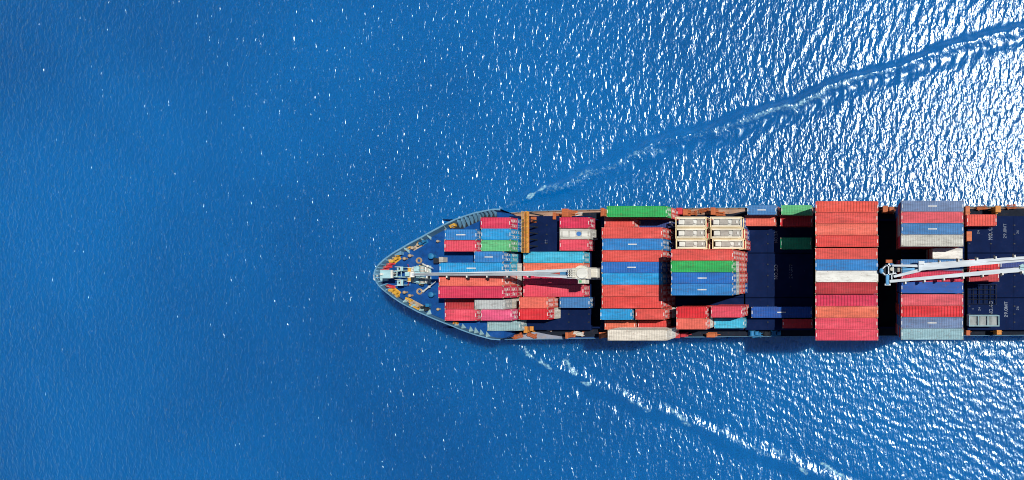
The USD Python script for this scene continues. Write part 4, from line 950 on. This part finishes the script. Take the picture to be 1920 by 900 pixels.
def post(px, py, w, l, h, mat, lab, rope=True):
    t = thing('container_post', lab, 'deck post', (*U(px, py, Z_DECK + h)[:2], Z_DECK), 0, 'posts that carry the outer containers')
    part(t, 'column', cbox(-w / 2, w / 2, -l / 2, l / 2, 0, h, .06), M[mat])
    part(t, 'head', cbox(-w / 2 - .12, w / 2 + .12, -l / 2 - .1, l / 2 + .1, h, h + .25, .06), M[mat])
    part(t, 'foot', cbox(-w / 2 - .2, w / 2 + .2, -l / 2 - .15, l / 2 + .15, 0, .3, .05), M[mat])
    for s in (-1, 1):
        part(t, 'brace', beam((s * w / 2, 0, h * .75), (s * (w / 2 + .9), 0, .1), .14, .14), M[mat])
POSTS = [(1060, 399, 1.1, 1.5, 4.2, 'rustorange', 'broad rusty orange post on the starboard side near the ribbed crimson container'), (1130, 398, .5, 1.6, 3.4, 'rustorange', 'narrow rusty post at the forward end of the long green container'), (1040, 405, .4, 1.3, 2.6, 'rustorange', 'slim rusty post just forward of the broad starboard one'),
         (1001, 412, .9, 1.0, 2.6, 'rustorange', 'stubby rusty post close behind the orange lashing bridge'), (1274, 396, 1.0, 1.2, 3.2, 'redlead', 'red post aft of the long green container doors'), (1285, 398, .7, 1.2, 2.6, 'rustorange', 'rust orange post beside the forward tank frames'), (1337, 396, .7, 1.4, 2.8, 'rustorange', 'orange post on the side deck between the tank frames'),
         (1660, 392, .9, 1.2, 2.2, 'rustorange', 'rusty post on the starboard side aft of the tall red stack'), (1672, 393, .8, 1.0, 2.0, 'rustorange', 'second rusty post in the black gap aft of the tall red stack'), (1814, 395, .7, 1.8, 3.6, 'rustorange', 'rusty post at the after end of the last full stack to starboard'), (1871, 392, .9, 1.2, 3.0, 'orange', 'bright orange post by the lone ribbed red container'),
         (1063, 629, .35, 1.1, 3.2, 'rustorange', 'orange ladder like post at the port rail below the fore hatch'), (1126, 629, .3, 1.2, 3.2, 'rustorange', 'slim brown post forward of the long cream container'), (986, 618, .5, 1.2, 3.0, 'orange', 'orange post between the low teal and vivid red containers'), (997, 616, .5, .8, 2.8, 'orange', 'stout orange post below the vivid red container'),
         (1270, 629, .9, .9, 2.4, 'redlead', 'red post aft of the long cream container doors'), (1281, 628, .8, .7, 1.8, 'redlead', 'low red post by the port rail of the third bay'), (1333, 628.5, 1.6, .7, 1.6, 'rustorange', 'long low orange post at the port rail'), (1815, 624, .6, .9, 2.8, 'rustorange', 'rusty post at the after end of the last full stack to port'), (1873, 623, .8, .8, 2.6, 'orange', 'bright orange post beyond the open topped container'),
         (1817, 443, .9, 1.9, 2.7, 'rustorange', 'red rusty post beside the lettering aft of the pale grey container')]
for p in POSTS:
    post(*p)
# lashing gear and bits in the side walkways
GEAR = [(1014, 418, 10, 'white lashing bundle by the lashing bridge'), (1023, 414, 25, 'pale lashing bundle on the walkway near the rusty posts'), (1085, 404, 8, 'white lashing bundle ahead of the narrow rusty post'), (1010, 424, 10, 'brown edged lashing bundle inside the starboard walkway'), (1000, 628, 160, 'rusty lashing bundle on the port side deck near orange posts'), (974, 630, 20, 'rusty lashing bundle at the forecastle break to port'),
        (1030, 615, 165, 'white lashing bundle low in the port walkway'), (1088, 625, 170, 'pale lashing bundle beside the port rail of the fore bay'), (1300, 400, 5, 'rusty lashing bundle outside the forward tank frames'), (1322, 395, 8, 'orange lashing bundle on the side deck before the middle post'), (1352, 402, 5, 'rusty lashing bundle outside the aft tank frames'), (1420, 628, 5, 'blue lashing bundle at the port rail of the open bay'),
        (1443, 625, 10, 'dark lashing bundle at the port rail of the open bay'), (1840, 390, 4, 'rusty lashing bundle near the lone ribbed red container'), (1895, 388, 4, 'rusty lashing bundle near the bright orange starboard post')]
for px, py, rz, lab in GEAR:
    t = thing('lashing_bundle', lab, 'lashing rods', U(px, py, Z_DECK), rz, 'bundles of lashing rods on the side decks')
    tone = 'tankwhite' if lab.startswith(('white', 'pale')) else 'blueequip' if lab.startswith('blue') else 'dark' if lab.startswith('dark') else 'rustorange'
    for i in range(5):
        y = -.36 + .18 * i
        part(t, 'rod', tube((-1.1 + rng.uniform(-.2, .2), y, .75 + .03 * (i % 2)), (1.1 + rng.uniform(-.2, .2), y + rng.uniform(-.08, .08), .75), .07, n=6), M[tone])
    for x in (-.7, .7):
        part(t, 'cradle', box(x - .09, x + .09, -.55, .55, 0.0, .66), M[tone if tone != 'tankwhite' else 'rustorange'])
# stowed blue winches at the port rail of the open bay
for px, py, lab in ((1413, 624, 'blue mooring winch at the port rail, forward one of two'), (1454, 624, 'blue mooring winch at the port rail, after one of two')):
    t = thing('mooring_winch', lab, 'winch', U(px, py, Z_DECK), 0, 'mooring winches at the port rail')
    part(t, 'bed_plate', cbox(-1.2, 1.2, -.55, .55, 0, .2, .04), M['blueequip'])
    part(t, 'drum', tube((-.2, -.5, .85), (-.2, .5, .85), .5, n=18), M['blueequip'], 40)
    for y in (-.52, .52):
        part(t, 'flange', tube((-.2, y - .05, .85), (-.2, y + .05, .85), .75, n=18), M['blueequip'], 40)
    part(t, 'motor', cbox(.5, 1.15, -.4, .4, .2, 1.2, .08), M['blueequip'])
# cell guides lying on the lettered bay
cg = thing('cell_guide_grid', 'dark grid of steel cell guides lying on the lettered bay', 'steel grid')
a, b = U(1815, 570, Z_HATCH + .5), U(1868, 534, Z_HATCH + .5)
for x in np.linspace(a[0], b[0], 6):
    part(cg, 'long_bar', box(x - .06, x + .06, a[1], b[1], Z_HATCH + .35, Z_HATCH + .5), M['deck'])
for y in np.linspace(a[1], b[1], 5):
    part(cg, 'cross_bar', box(a[0], b[0], y - .06, y + .06, Z_HATCH + .3, Z_HATCH + .47), M['deck'])
for x in (a[0], b[0]):
    for y in (a[1], b[1]):
        part(cg, 'foot', box(x - .12, x + .12, y - .12, y + .12, Z_HATCH + .002, Z_HATCH + .34), M['hull'])
